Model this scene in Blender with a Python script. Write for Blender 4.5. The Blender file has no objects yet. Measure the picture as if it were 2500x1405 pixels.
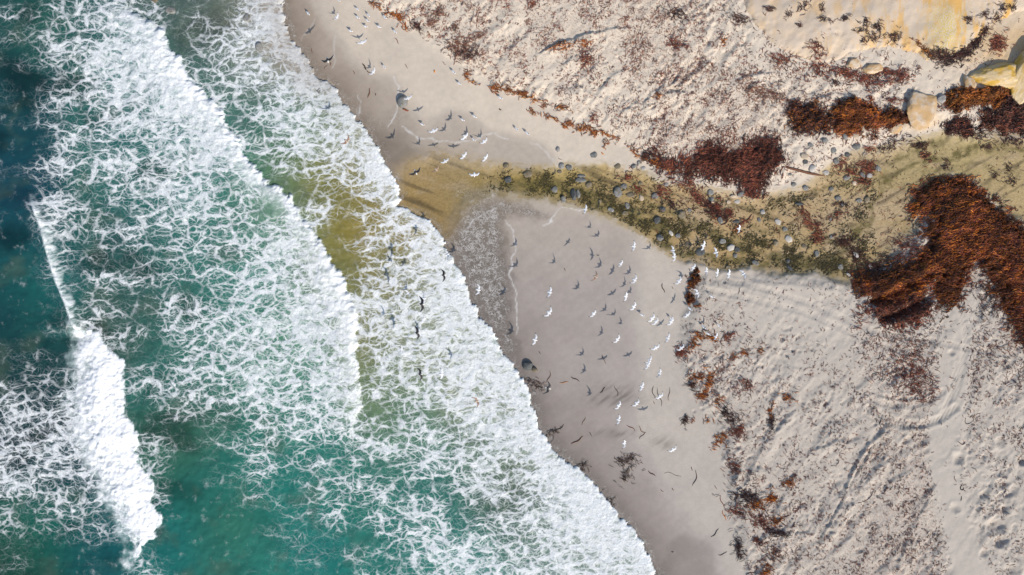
import bpy, bmesh, math, random
import numpy as np
from mathutils import Vector, Matrix, Euler

# ------------------------------------------------------------------ camera, sky, sun, exposure
scene = bpy.context.scene
COL = scene.collection
H = 55.56                       # drone height (m); 24 mm lens looking straight down
PX = 30.0                       # photograph pixels per metre at sea level
cam_d = bpy.data.cameras.new("camera"); cam_d.lens = 24.0; cam_d.sensor_width = 36.0
cam_d.clip_start = 0.5; cam_d.clip_end = 2000.0
cam = bpy.data.objects.new("camera", cam_d); COL.objects.link(cam)
cam.location = (0, 0, H); cam.rotation_euler = (0, 0, 0)
scene.camera = cam

SUN_EL = math.radians(36.0)
SUN_XY = Vector((0.56, -0.83)).normalized()          # towards the sun, seen from above
world = bpy.data.worlds.new("World"); scene.world = world; world.use_nodes = True
wnt = world.node_tree
sky = wnt.nodes.new("ShaderNodeTexSky"); sky.sky_type = 'NISHITA'; sky.sun_disc = False
sky.sun_elevation = SUN_EL; sky.sun_rotation = math.atan2(SUN_XY.x, SUN_XY.y)
wnt.links.new(sky.outputs[0], wnt.nodes["Background"].inputs[0])
wnt.nodes["Background"].inputs[1].default_value = 0.13
sun_d = bpy.data.lights.new("sun", 'SUN'); sun_d.energy = 4.0; sun_d.angle = math.radians(0.53)
sun_d.color = (1.0, 0.93, 0.84)
sun = bpy.data.objects.new("sun", sun_d); COL.objects.link(sun)
sdir = Vector((SUN_XY.x*math.cos(SUN_EL), SUN_XY.y*math.cos(SUN_EL), math.sin(SUN_EL)))
sun.rotation_euler = sdir.to_track_quat('Z', 'Y').to_euler()
sun.location = sdir*80
vs = scene.view_settings
vs.view_transform = 'Standard'; vs.look = 'None'; vs.gamma = 1.0; vs.use_curve_mapping = False
vs.exposure = 0.15

# ------------------------------------------------------------------ numeric helpers
rng = np.random.default_rng(7)
random.seed(7)
def lin(c):
    c = np.asarray(c, dtype=float)/255.0
    return np.where(c <= 0.04045, c/12.92, ((c+0.055)/1.055)**2.4)
def sstep(a, b, x):
    t = np.clip((x-a)/(b-a), 0, 1); return t*t*(3-2*t)
def _hash(ix, iy, seed):
    h = (ix.astype(np.int64)*374761393 + iy.astype(np.int64)*668265263 + seed*1442695041) & 0xffffffff
    h = ((h ^ (h >> 13))*1274126177) & 0xffffffff
    return (h ^ (h >> 16)) & 0xffff
def perlin(x, y, seed=0):
    xi = np.floor(x); yi = np.floor(y); fx = x-xi; fy = y-yi
    u = fx*fx*fx*(fx*(fx*6-15)+10); v = fy*fy*fy*(fy*(fy*6-15)+10)
    def g(ax, ay, dx, dy):
        a = _hash(xi+ax, yi+ay, seed)*(2*math.pi/65536.0)
        return np.cos(a)*dx+np.sin(a)*dy
    n00 = g(0, 0, fx, fy); n10 = g(1, 0, fx-1, fy); n01 = g(0, 1, fx, fy-1); n11 = g(1, 1, fx-1, fy-1)
    return ((n00*(1-u)+n10*u)*(1-v)+(n01*(1-u)+n11*u)*v)*1.5
def fbm(x, y, octv=4, seed=0, gain=0.5):
    s = 0; a = 1.0; t = 0
    for k in range(octv):
        s = s+a*perlin(x, y, seed+k*17); t += a; a *= gain; x = x*2.03+5.1; y = y*2.03+1.7
    return s/t*1.3
def seg_dist(px, py, line):
    d = np.full(px.shape, 1e9)
    for (x0, y0), (x1, y1) in zip(line[:-1], line[1:]):
        dx, dy = x1-x0, y1-y0
        t = np.clip(((px-x0)*dx+(py-y0)*dy)/(dx*dx+dy*dy+1e-9), 0, 1)
        d = np.minimum(d, np.hypot(px-x0-t*dx, py-y0-t*dy))
    return d
def inside(px, py, poly):
    r = np.zeros(px.shape, bool); n = len(poly)
    for i in range(n):
        x0, y0 = poly[i]; x1, y1 = poly[(i+1) % n]
        if y0 == y1: continue
        c = (y0 > py) != (y1 > py)
        r ^= c & (px < (x1-x0)*(py-y0)/(y1-y0)+x0)
    return r
def sdist_poly(px, py, poly):
    d = seg_dist(px, py, list(poly)+[poly[0]])
    return np.where(inside(px, py, poly), d, -d)
def grid_field(px, py, rows, x0=50.0, y0=50.0, step=100.0):
    G = np.array(rows, float); ny, nx = G.shape
    gx = np.clip((px-x0)/step, 0, nx-1.001); gy = np.clip((py-y0)/step, 0, ny-1.001)
    ix = gx.astype(int); iy = gy.astype(int); fx = gx-ix; fy = gy-iy
    fx = fx*fx*(3-2*fx); fy = fy*fy*(3-2*fy)
    return (G[iy, ix]*(1-fx)+G[iy, ix+1]*fx)*(1-fy)+(G[iy+1, ix]*(1-fx)+G[iy+1, ix+1]*fx)*fy
def rbf_colour(px, py, pts, sigma):
    num = np.zeros(px.shape+(3,)); den = np.full(px.shape, 1e-12)
    for (x, y, c) in pts:
        w = np.exp(-((px-x)**2+(py-y)**2)/(2*sigma*sigma))+1e-4/(1+((px-x)**2+(py-y)**2)/1e4)
        num += w[..., None]*lin(c); den += w
    return num/den[..., None]
def to_px(x, y, z=0.0):
    k = PX*H/(H-z); return 1250+x*k, 702.5-y*k
def from_px(u, v, z=0.0):
    k = (H-z)/(PX*H); return (u-1250)*k, (702.5-v)*k
def axis(lo, hi, step, far_lo, far_hi):
    a = list(np.arange(lo, hi+step*0.5, step))
    s, v, left = step, lo, []
    while v > far_lo:
        s *= 1.6; v -= s; left.append(max(v, far_lo))
    s, v, right = step, a[-1], []
    while v < far_hi:
        s *= 1.6; v += s; right.append(min(v, far_hi))
    return np.array(left[::-1]+a+right)

# ------------------------------------------------------------------ mesh helpers
def new_mesh(name, verts, faces, smooth=True):
    verts = np.asarray(verts, np.float32); faces = np.asarray(faces, np.int32)
    me = bpy.data.meshes.new(name); n = faces.shape[1]
    me.vertices.add(len(verts)); me.vertices.foreach_set("co", verts.ravel())
    me.loops.add(faces.size); me.loops.foreach_set("vertex_index", faces.ravel())
    me.polygons.add(len(faces)); me.polygons.foreach_set("loop_start", np.arange(0, faces.size, n, dtype=np.int32))
    me.polygons.foreach_set("use_smooth", np.full(len(faces), smooth))
    me.update(calc_edges=True); me.validate()
    return me
def attr_f(me, name, vals):
    a = me.attributes.new(name, 'FLOAT', 'POINT'); a.data.foreach_set("value", np.asarray(vals, np.float32).ravel())
def attr_c(me, name, rgb):
    rgb = np.asarray(rgb, np.float32).reshape(-1, 3)
    a = me.attributes.new(name, 'FLOAT_COLOR', 'POINT')
    a.data.foreach_set("color", np.concatenate([rgb, np.ones((len(rgb), 1), np.float32)], 1).ravel())
def grid_faces(nx, ny):
    i = np.arange(nx-1)[None, :]+np.arange(ny-1)[:, None]*nx
    return np.stack([i, i+1, i+nx+1, i+nx], -1).reshape(-1, 4)
def link(name, me, mat=None, parent=None, loc=None):
    o = bpy.data.objects.new(name, me); COL.objects.link(o)
    if mat and me is not None and len(me.materials) == 0: me.materials.append(mat)
    if parent: o.parent = parent
    if loc is not None: o.location = loc
    return o
def empty(name, loc, rz=0.0):
    o = bpy.data.objects.new(name, None); COL.objects.link(o); o.location = loc; o.rotation_euler = (0, 0, rz)
    o.empty_display_size = 0.1
    return o
def tag(o, label=None, cat=None, group=None, kind=None):
    if label: o["label"] = label
    if cat: o["category"] = cat
    if group: o["group"] = group
    if kind: o["kind"] = kind
    return o

# ------------------------------------------------------------------ material helpers
class NT:
    def __init__(self, name):
        self.m = bpy.data.materials.new(name); self.m.use_nodes = True
        self.t = self.m.node_tree; self.b = self.t.nodes["Principled BSDF"]; self.out = self.t.nodes["Material Output"]
    def n(self, typ, ins=None, **props):
        nd = self.t.nodes.new(typ)
        for k, v in props.items(): setattr(nd, k, v)
        for k, v in (ins or {}).items(): self.put(nd.inputs[k], v)
        return nd
    def put(self, sock, v):
        if isinstance(v, bpy.types.NodeSocket): self.t.links.new(v, sock)
        else:
            if sock.type == 'RGBA' and len(v) == 3: v = (*v, 1.0)
            sock.default_value = v
    def math(self, op, a, b=None, c=None, clamp=False):
        nd = self.t.nodes.new("ShaderNodeMath"); nd.operation = op; nd.use_clamp = clamp
        for i, v in enumerate((a, b, c)):
            if v is not None: self.put(nd.inputs[i], v)
        return nd.outputs[0]
    def vmath(self, op, a, b=None, scale=None):
        nd = self.t.nodes.new("ShaderNodeVectorMath"); nd.operation = op
        self.put(nd.inputs[0], a)
        if b is not None: self.put(nd.inputs[1], b)
        if scale is not None: self.put(nd.inputs[3], scale)
        return nd.outputs[0]
    def mix(self, f, a, b, mode='MIX'):
        nd = self.t.nodes.new("ShaderNodeMix"); nd.data_type = 'RGBA'; nd.blend_type = mode
        self.put(nd.inputs[0], f); self.put(nd.inputs[6], a); self.put(nd.inputs[7], b)
        return nd.outputs[2]
    def ramp(self, x, a, b, lo=0.0, hi=1.0):
        nd = self.t.nodes.new("ShaderNodeMapRange"); nd.interpolation_type = 'SMOOTHSTEP'
        self.put(nd.inputs[0], x); self.put(nd.inputs[1], a); self.put(nd.inputs[2], b)
        self.put(nd.inputs[3], lo); self.put(nd.inputs[4], hi)
        return nd.outputs[0]
    def noise(self, vec, scale, detail=3.0, rough=0.5, dim='2D', col=False):
        nd = self.n("ShaderNodeTexNoise", {"Vector": vec, "Scale": scale, "Detail": detail, "Roughness": rough}, noise_dimensions=dim)
        return nd.outputs[1] if col else nd.outputs[0]
    def voro(self, vec, scale, feature='DISTANCE_TO_EDGE', dim='2D'):
        nd = self.n("ShaderNodeTexVoronoi", {"Vector": vec, "Scale": scale}, voronoi_dimensions=dim, feature=feature)
        return nd.outputs[0]
    def attr(self, name, col=False):
        nd = self.n("ShaderNodeAttribute", attribute_name=name)
        return nd.outputs[0] if col else nd.outputs[2]
    def bump(self, h, strength, dist):
        return self.n("ShaderNodeBump", {"Height": h, "Strength": strength, "Distance": dist}).outputs[0]

# ------------------------------------------------------------------ traced layout of the place (in photograph pixels)
FRONT = [(640, -900), (672, -160), (690, 0), (695, 45), (712, 95), (755, 150), (775, 185), (815, 205), (838, 250), (880, 295), (908, 330), (930, 372),
         (942, 410), (968, 445), (976, 480), (972, 502), (1005, 512), (1045, 535), (1080, 572), (1100, 615), (1125, 672), (1145, 710), (1172, 765),
         (1205, 815), (1235, 862), (1262, 905), (1292, 955), (1308, 1000), (1312, 1045), (1345, 1080), (1375, 1118), (1420, 1150), (1455, 1190),
         (1492, 1228), (1512, 1262), (1545, 1290), (1570, 1325), (1590, 1370), (1605, 1405), (1690, 1600), (1900, 2300)]
INNER = [(150, -600), (265, -60), (325, 25), (372, 55), (412, 85), (422, 125), (448, 160), (475, 195), (508, 232), (545, 275), (566, 325), (598, 375),
         (622, 410), (650, 437), (690, 462), (722, 500), (752, 545), (785, 585), (815, 630), (838, 685), (868, 750), (876, 820), (874, 880),
         (882, 930), (880, 985), (868, 1040), (860, 1100)]
BREAK = [(188, 800), (215, 805), (245, 815), (262, 850), (300, 872), (305, 915), (300, 960), (306, 1010), (328, 1050), (332, 1105), (352, 1140),
         (375, 1172), (372, 1215), (388, 1265), (378, 1310), (345, 1350), (300, 1382), (318, 1330), (300, 1290), (270, 1230), (235, 1170), (215, 1110),
         (190, 1050), (172, 1000), (180, 940), (190, 880), (186, 830)]
LIP = [(70, 470), (90, 505), (112, 560), (128, 625), (148, 690), (172, 745), (190, 805)]
STREAM = [(960, 440), (1000, 395), (1060, 372), (1150, 392), (1250, 404), (1340, 408), (1400, 402), (1480, 402), (1560, 416), (1620, 440), (1700, 456), (1790, 472),
          (1850, 482), (1905, 470), (1950, 462), (1985, 440), (2030, 402), (2080, 372), (2150, 362), (2230, 342), (2310, 322), (2400, 332), (2520, 340),
          (2900, 330), (2900, 640), (2520, 585), (2440, 505), (2385, 445), (2330, 430), (2270, 470), (2235, 560), (2165, 640), (2095, 690), (2040, 682), (1990, 668),
          (1930, 670), (1880, 668), (1840, 652), (1790, 662), (1750, 657), (1690, 642), (1640, 626), (1600, 602), (1560, 566), (1520, 546), (1470, 522),
          (1400, 506), (1330, 490), (1270, 478), (1200, 470), (1140, 500), (1095, 575), (1040, 560), (960, 520)]
DRYLINE_UP = [(860, -400), (885, -10), (960, 52), (1060, 112), (1128, 172), (1212, 218), (1300, 246), (1380, 292), (1480, 336), (1572, 395), (1660, 428),
              (1800, 470), (1900, 468), (1990, 436), (2060, 380), (2200, 340), (2350, 320), (3000, 260), (3000, -1200), (860, -1200)]
DRYLINE_LOW = [(3000, 640), (2440, 505), (2330, 440), (2235, 560), (2165, 640), (2095, 692), (1990, 672), (1880, 670), (1800, 672), (1700, 672), (1668, 760), (1650, 860), (1672, 940), (1720, 1000),
               (1762, 1080), (1776, 1180), (1790, 1280), (1820, 1405), (1900, 1700), (1900, 3000), (3000, 3000)]
FOAM = [  # coverage of the sea by foam, tenths, one value per 100 px
 [1.4,2.6,4.6,7,2,3,7.5,8,8,8,8,8,8,8,8,8,8],
 [1.2,3.8,7,8.2,5,5,6,8,8,8,8,8,8,8,8,8,8],
 [.9,4,6,7,8,5,6,7,8,8,8,8,8,8,8,8,8],
 [.5,5.8,6,6,7,8,5.5,6,7,8,8,8,8,8,8,8,8],
 [1.2,5.6,5,5,6,5,3,4.4,3.6,7,8,8,8,8,8,8,8],
 [0,3.8,4,4,5,5,4.2,7.5,.8,4.4,7,8,8,8,8,8,8],
 [0,2.6,3.2,4,5,5,6,7,2.2,5.4,7,8,8,8,8,8,8],
 [0.3,1.6,2.8,3,4.5,5.2,6.2,7.4,7.5,6,7,8,8,8,8,8,8],
 [1,1.4,6,4,5,6,6,6.2,6.4,6,7,8,9,9,9,9,9],
 [3.8,6,9,5,6,6,6,6,5.6,5.4,7,8,9,9,9,9,9],
 [5,7,8.5,3,2.2,3.2,5,5.6,5.4,4.8,5.4,6.2,7.4,9,9,9,9],
 [6,6.2,8,7,0,2,4.4,4,4.4,4.4,5.2,5.8,5.6,8,9,9,9],
 [4,5,6,7,0,0.8,2.4,2.6,3,4.4,5.2,5.2,5.4,7.4,9,9,9],
 [1,0.4,1,6,0,0.2,0.8,1.2,2.4,4.6,5.8,6,6,7.2,8.4,9,9],
]
WATER = [  # colour of the water itself
 (20,30,(20,78,88)),(120,60,(28,92,92)),(30,200,(8,66,82)),(60,330,(6,70,92)),(20,450,(2,66,96)),(40,560,(0,72,96)),(60,650,(4,84,100)),(120,720,(4,104,112)),
 (30,760,(2,66,84)),(100,830,(12,62,72)),(60,900,(8,62,72)),(30,1000,(4,52,70)),(120,1150,(4,60,76)),(100,1280,(8,104,100)),(200,1330,(2,84,92)),(40,1380,(18,70,66)),
 (250,300,(36,106,106)),(350,200,(40,110,106)),(480,40,(72,98,92)),(560,60,(110,118,104)),(640,100,(150,148,132)),(520,180,(58,108,100)),(650,200,(110,124,108)),
 (620,300,(52,120,110)),(300,450,(40,110,104)),(450,420,(44,118,110)),(250,560,(30,92,92)),(350,650,(38,104,98)),(320,720,(44,86,80)),(280,790,(52,92,82)),(420,760,(38,108,98)),
 (500,600,(44,118,108)),(560,500,(48,122,112)),(650,490,(86,140,108)),(700,560,(78,146,122)),(620,700,(52,128,116)),(700,850,(66,138,108)),(760,750,(84,140,108)),(520,850,(50,122,106)),
 (720,360,(86,128,92)),(780,420,(124,128,70)),(820,520,(142,128,46)),(860,580,(138,126,48)),(840,660,(134,124,54)),(770,480,(134,128,56)),(900,760,(132,128,64)),(880,430,(142,130,58)),(920,480,(150,134,70)),(980,560,(156,136,74)),(900,700,(128,128,80)),
 (960,650,(138,134,90)),(1020,720,(140,140,98)),(960,850,(128,136,96)),(940,960,(110,134,96)),(1080,850,(140,146,110)),(1150,950,(140,146,116)),(1000,1040,(78,128,106)),
 (420,950,(36,106,98)),(420,1100,(48,104,84)),(470,1050,(56,104,84)),(480,1200,(14,108,100)),(420,1330,(8,112,108)),(560,1300,(48,116,96)),(620,1380,(28,126,116)),(560,1130,(24,118,106)),
 (700,1000,(50,126,108)),(700,1200,(18,124,114)),(780,1320,(14,120,114)),(880,1200,(30,118,104)),(950,1330,(28,122,112)),(1050,1200,(40,118,108)),(1200,1120,(84,116,90)),
 (1250,1230,(70,92,80)),(1300,1320,(96,130,116)),(1150,1360,(48,130,120)),(1400,1250,(130,140,124)),(1300,1080,(140,146,124)),(740,1100,(30,124,112)),
]
DEBRIS = [  # scattered wrack on the dry sand from x = 950, tenths
 [2,5,5,4,5,5,7,6,4,2,1,.5,.7,0,0,.3],
 [0,1,6,4,3.5,3.6,5.5,7,5,3,2,2,2.5,1,1,1],
 [0,0,1,3,3,3.6,4,6,6,6.5,6,4,4,0,2,2],
 [0,0,0,0,2,2,4.5,7.5,9,8,3,3,3,1,2,2],
 [0,0,0,0,0,0,1,2,4,3,2.4,2.4,2.6,2,2,1],
 [0,0,0,0,0,0,0,.6,.8,1.4,3,2.4,2.4,4,4,2],
 [0,0,0,0,0,0,0,.2,0,.3,.6,1.4,5,6,6,4],
 [0,0,0,0,0,0,0,1,3,1,.7,1,4.5,4,3.4,4.5],
 [0,0,0,0,0,0,0,3.5,4.6,3,2,2.2,5.4,5,3.4,4.5],
 [0,0,0,0,0,0,0,2,5,4,3,3,5,6.5,3.2,4.5],
 [0,0,0,0,0,0,0,.6,4,4,3.2,3.4,4.6,5.6,3,4],
 [0,0,0,0,0,0,0,.3,2,5,4,4,5.4,6.5,3,3.2],
 [0,0,0,0,0,0,0,0,2,6,4.6,4.6,6.5,6.5,3,3.4],
 [0,0,0,0,0,0,0,0,1.6,5,5,5.6,6.5,6.5,3,3.2],
]

# ------------------------------------------------------------------ terrain height
RIDGES = [  # little wind drifts of sand with a sharp lee side: line, height (m), lee sharpness
 ([(1340, 122), (1372, 108), (1402, 100), (1434, 86)], 0.30), ([(1478, 78), (1506, 73)], 0.16), ([(1390, 150), (1425, 132)], 0.12),
 ([(1486, 198), (1512, 178)], 0.14), ([(1816, 192), (1866, 182)], 0.16), ([(1835, 212), (1860, 202), (1890, 215)], 0.10), ([(1626, 232), (1655, 228)], 0.12),
 ([(1395, 222), (1410, 214), (1440, 232)], 0.12), ([(1535, 270), (1550, 256), (1580, 262)], 0.14), ([(1655, 196), (1668, 172), (1680, 172)], 0.16),
 ([(1588, 240), (1592, 228), (1606, 224)], 0.14), ([(2010, 240), (2040, 232), (2070, 236)], 0.14), ([(1985, 232), (2004, 236)], 0.08),
 ([(2020, 1305), (2055, 1240), (2070, 1180), (2095, 1125), (2120, 1085), (2160, 1060)], 0.20), ([(2085, 1215), (2110, 1170), (2150, 1130)], 0.12),
 ([(1975, 1110), (2000, 1080), (2030, 1060)], 0.10), ([(2010, 1095), (2045, 1075), (2066, 1085)], 0.14), ([(2215, 1320), (2235, 1275), (2255, 1240)], 0.14),
 ([(1830, 1160), (1850, 1120), (1868, 1085)], 0.14), ([(1900, 1240), (1920, 1200), (1938, 1165)], 0.12), ([(1830, 940), (1850, 900)], 0.10),
 ([(1900, 1335), (1920, 1290)], 0.12), ([(2190, 1400), (2200, 1360)], 0.12), ([(2240, 1240), (2270, 1200)], 0.12), ([(1905, 1040), (1930, 1010)], 0.10),
 ([(2170, 1180), (2200, 1160)], 0.1), ([(2040, 1340), (2064, 1320)], 0.1), ([(1800, 855), (1810, 830)], 0.09), ([(1860, 1320), (1880, 1300)], 0.1),
]
PITS = [(2445, 1185, 12, .28), (2430, 1285, 16, .34), (2442, 1320, 14, .3), (2492, 1125, 10, .25), (2400, 1208, 8, .16), (2330, 1240, 10, .14), (2338, 1120, 12, .2),
        (2210, 1075, 7, .1), (2260, 1100, 7, .1), (2322, 862, 7, .12), (2470, 1390, 14, .2), (2400, 1350, 9, .16), (2440, 1080, 10, .15), (2380, 1060, 7, .12), (2450, 1240, 9, .16)]
TRACKS = [([(1735, 678), (1820, 694), (1900, 716), (1980, 742), (2060, 778), (2130, 808), (2220, 826), (2300, 838), (2360, 850), (2440, 860), (2520, 880)], 7.0, .035),
          ([(1715, 706), (1800, 722), (1880, 742), (1960, 762), (2040, 796), (2110, 828), (2180, 852), (2260, 862)], 7.0, .035),
          ([(2262, 690), (2285, 720), (2255, 745)], 8.0, .03),
          ([(2300, 1000), (2330, 960), (2348, 900), (2358, 820), (2340, 740)], 8.0, .04), ([(2355, 1000), (2372, 940), (2380, 880)], 8.0, .035),
          ([(2290, 1025), (2308, 1000), (2322, 950), (2336, 890)], 7.0, .03)]
ARCS = [([(2122, 998), (2160, 1020), (2205, 1034), (2250, 1036), (2296, 1022), (2330, 995)], 9.0, .08), ([(2128, 975), (2170, 990), (2220, 990), (2270, 978), (2300, 955)], 7.0, .06),
        ([(2110, 1012), (2150, 1032), (2205, 1044), (2255, 1040)], 5.0, .05), ([(2150, 965), (2200, 976), (2250, 968)], 5.0, .05)]
SMOOTHBAND = [(2345, 740), (2330, 840), (2318, 950), (2300, 1050), (2305, 1150), (2330, 1260), (2352, 1350), (2368, 1420)]
TRENCH = [([(2130, 735), (2165, 725), (2200, 706), (2235, 688), (2265, 672)], .30), ([(2155, 778), (2195, 764), (2230, 746), (2262, 728)], .28)]

for (trail, n_) in [([(1700, 1010), (1850, 880), (2010, 840)], 22), ([(1900, 1395), (2010, 1180), (2200, 1060)], 26), ([(2440, 1400), (2400, 1150), (2440, 900)], 22), ([(1420, 30), (1560, 190), (1500, 320)], 22), ([(1990, 20), (2060, 130), (2240, 215)], 14)]:
    tp = np.array(trail, float)
    for k_ in range(n_):
        q_ = k_/(n_-1)*(len(tp)-1); i_ = min(int(q_), len(tp)-2); f_ = q_-i_
        c_ = tp[i_]*(1-f_)+tp[i_+1]*f_; d_ = tp[i_+1]-tp[i_]; d_ = d_/np.hypot(*d_)
        s_ = 4.5*(1 if k_ % 2 else -1)+random.uniform(-2, 2)
        PITS.append((c_[0]-d_[1]*s_, c_[1]+d_[0]*s_, random.uniform(3.6, 5.0), random.uniform(.05, .10)))
def base_height(u, v):
    """large forms: sea bed, beach face, dry berms either side of the stream"""
    sea_poly = FRONT+[(-9000, 2300), (-9000, -900)]
    d = sdist_poly(u, v, sea_poly)/PX                     # + seaward, metres
    z = np.where(d > 0, -0.05-np.minimum(d, 80)*0.045, np.minimum(-d, 60)*0.012)
    return z, d
def terrain_height(x, y, want=False):
    u, v = to_px(x, y, 0.0)
    z0, d = base_height(u, v)
    u, v = to_px(x, y, np.clip(z0, 0, 1)+0.25)
    z, d = base_height(u, v)
    m1 = fbm(x*0.5, y*0.5, 4, 3); m2 = fbm(x*1.9, y*1.9, 3, 11)
    su = sdist_poly(u, v, STREAM)+m1*10+m2*4              # + in the stream, px
    dup = sdist_poly(u, v, DRYLINE_UP)+m1*14+m2*6
    dlo = sdist_poly(u, v, DRYLINE_LOW)+m1*10+m2*5
    dry = np.maximum(sstep(-14, 26, dup), sstep(-10, 22, dlo))*sstep(-6, -26, su)
    z = z+0.30*sstep(-6, 60, dup)+0.34*sstep(-4, 34, dlo)*sstep(1560, 1720, u)
    z = z-0.16*sstep(-8, 30, su)*sstep(-.5, 2.5, -d)
    # bank scarp below the stream
    bank = seg_dist(u, v, [(1690, 648), (1750, 662), (1790, 668), (1845, 652), (1880, 668), (1932, 672), (1990, 672), (2040, 690)])
    z = z+0.16*np.exp(-(bank/26)**2)*sstep(4, -8, su)
    # dry-sand relief
    rough = dry*(0.35+0.65*sstep(0.0, 4.0, grid_field(u, v, DEBRIS, 950)))*(.55+.9*sstep(-.4, .5, fbm(x*.17, y*.17, 2, 33)))
    band = seg_dist(u, v, SMOOTHBAND); sm = sstep(24, 48, band+m2*8)
    rough = rough*(0.25+0.75*sm)
    # wind drifts run from lower left to upper right
    ca, sa = math.cos(math.radians(52)), math.sin(math.radians(52))
    xr, yr = x*ca+y*sa, -x*sa+y*ca
    z = z+rough*(0.10*fbm(xr*0.35, yr*0.85, 3, 31)+0.060*fbm(xr*1.0, yr*1.9, 3, 37)+0.016*fbm(x*4.2, y*4.2, 2, 41))
    pits = np.maximum(0, fbm(x*1.35, y*1.35, 2, 57)-0.28)
    z = z-rough*0.17*pits+0.012*fbm(x*0.3, y*0.3, 2, 5)*(1-dry)
    for line, hgt in RIDGES:
        dd = seg_dist(u, v, line)
        if not (dd < 60).any(): continue
        p = np.array(line, float); t = p[-1]-p[0]; nrm = np.array([t[1], -t[0]])/np.hypot(*t)
        if nrm[1] > 0: nrm = -nrm                              # image-up side is the lee
        s = (u-p[:, 0].mean())*nrm[0]+(v-p[:, 1].mean())*nrm[1]
        sgn = np.where(s > 0, 1.0, -1.0)
        wd = np.where(sgn > 0, 4.5, 22.0)
        z = z+hgt*np.exp(-(dd/wd)**2)*(0.8+0.5*m2)
    for (pu, pv, r, dep) in PITS:
        w_ = (np.abs(u-pu) < r*4) & (np.abs(v-pv) < r*4)
        if not w_.any(): continue
        rr = np.hypot(u[w_]-pu, v[w_]-pv)/r*(1+0.3*m2[w_])
        z[w_] += -dep*np.exp(-rr**2)+dep*0.28*np.exp(-((rr-1.5)/0.5)**2)
    tr = np.zeros_like(z)
    for line, w, dep in TRACKS+ARCS:
        dd = seg_dist(u, v, line)+m2*1.5
        if not (dd < 30).any(): continue
        g = np.exp(-(dd/w)**4); tr = np.maximum(tr, g)
        lug = 0.5+0.5*np.sin((x*0.9-y*0.45)*2*math.pi/0.24)
        z = z-dep*g*(0.6+0.8*lug)+dep*0.35*np.exp(-((dd-w*1.5)/(w*0.45))**2)
    for line, dep in TRENCH:
        dd = seg_dist(u, v, line)+m2*3
        z = z-dep*np.exp(-(dd/9)**2)+dep*0.5*np.exp(-((dd-19)/8)**2)
    if want: return z, dict(u=u, v=v, d=d, su=su, dup=dup, dlo=dlo, dry=dry, m1=m1, m2=m2, tr=tr, sm=sm, rough=rough)
    return z

LSTEP = 0.09
lx = axis(-19.5, 46.0, LSTEP, -420, 420); ly = axis(-27.5, 27.5, LSTEP, -420, 420)
LX, LY = np.meshgrid(lx, ly)
LZ, F = terrain_height(LX, LY, True)
def ground(x, y):
    x = np.asarray(x, float); y = np.asarray(y, float)
    ix = np.clip(np.searchsorted(lx, x)-1, 0, len(lx)-2); iy = np.clip(np.searchsorted(ly, y)-1, 0, len(ly)-2)
    fx = (x-lx[ix])/(lx[ix+1]-lx[ix]); fy = (y-ly[iy])/(ly[iy+1]-ly[iy])
    return (LZ[iy, ix]*(1-fx)+LZ[iy, ix+1]*fx)*(1-fy)+(LZ[iy+1, ix]*(1-fx)+LZ[iy+1, ix+1]*fx)*fy
def drop(u, v, lift=0.0):
    """photograph pixel -> point on the ground"""
    x, y = from_px(u, v, 0.3)
    for _ in range(3):
        z = float(ground(x, y))+lift; x, y = from_px(u, v, z)
    return x, y, float(ground(x, y))

# ---- colours of the sand
u, v, d = F['u'], F['v'], F['d']
m3 = fbm(LX*0.22, LY*0.22, 3, 71)
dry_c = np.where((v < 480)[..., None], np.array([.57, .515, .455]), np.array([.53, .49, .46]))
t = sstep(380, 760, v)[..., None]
dry_c = np.array([.65, .56, .45])*(1-t)+np.array([.49, .438, .375])*t  # lower dry sand's own tone, darkened further for weaker light and vignetting
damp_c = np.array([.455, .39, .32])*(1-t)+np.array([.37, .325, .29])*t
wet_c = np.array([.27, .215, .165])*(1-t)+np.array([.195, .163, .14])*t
# tide marks: distance inland of the swash front
inl = -d
WETUP = [(752, -200), (760, 0), (790, 60), (842, 110), (856, 140), (880, 170), (905, 180), (960, 190), (972, 215), (975, 250), (985, 260), (1040, 300), (1090, 268), (1150, 280), (1185, 315), (1250, 330), (1330, 352), (1352, 385), (1352, 420), (1300, 560), (700, 560), (600, -200)]
WETLOW = [(1080, 560), (1130, 500), (1200, 470), (1300, 480), (1352, 500), (1440, 508), (1520, 545), (1550, 575), (1552, 660), (1540, 800), (1560, 880), (1560, 960), (1530, 1040), (1560, 1110),
          (1600, 1160), (1640, 1240), (1690, 1300), (1740, 1330), (1760, 1420), (1800, 1700), (1200, 1700), (1000, 700)]
BACKWASH = [(1085, 575), (1110, 525), (1150, 485), (1210, 470), (1260, 488), (1330, 500), (1362, 515), (1340, 545), (1312, 555), (1290, 535), (1246, 540), (1253, 580), (1252, 625), (1256, 680), (1262, 740), (1258, 790), (1270, 850), (1262, 905), (1180, 800), (1100, 650)]
wu = sstep(-18, 20, sdist_poly(u, v, WETUP)+F['m1']*9); wl = sstep(-36, 34, sdist_poly(u, v, WETLOW)+F['m1']*22)
bw = sdist_poly(u, v, BACKWASH)+F['m1']*15+F['m2']*9
near = np.exp(-np.maximum(inl, 0)/3.2)
wet = np.clip(0.14+0.34*np.maximum(wu, wl)+0.34*near+0.34*sstep(-4, 30, bw)+0.12*m3+.10*F['m1']*near+.30*np.exp(-np.maximum(inl, 0)/.6), 0, 1)
wet = wet*(1-F['dry'])
wet = np.where(d > 0, 1.0, wet)
w1 = sstep(0.0, 0.45, wet)[..., None]; w2 = sstep(0.4, 0.95, wet)[..., None]
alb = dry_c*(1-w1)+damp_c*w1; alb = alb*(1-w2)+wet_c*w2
alb *= (1+0.05*F['m1']+0.05*m3)[..., None]
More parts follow.
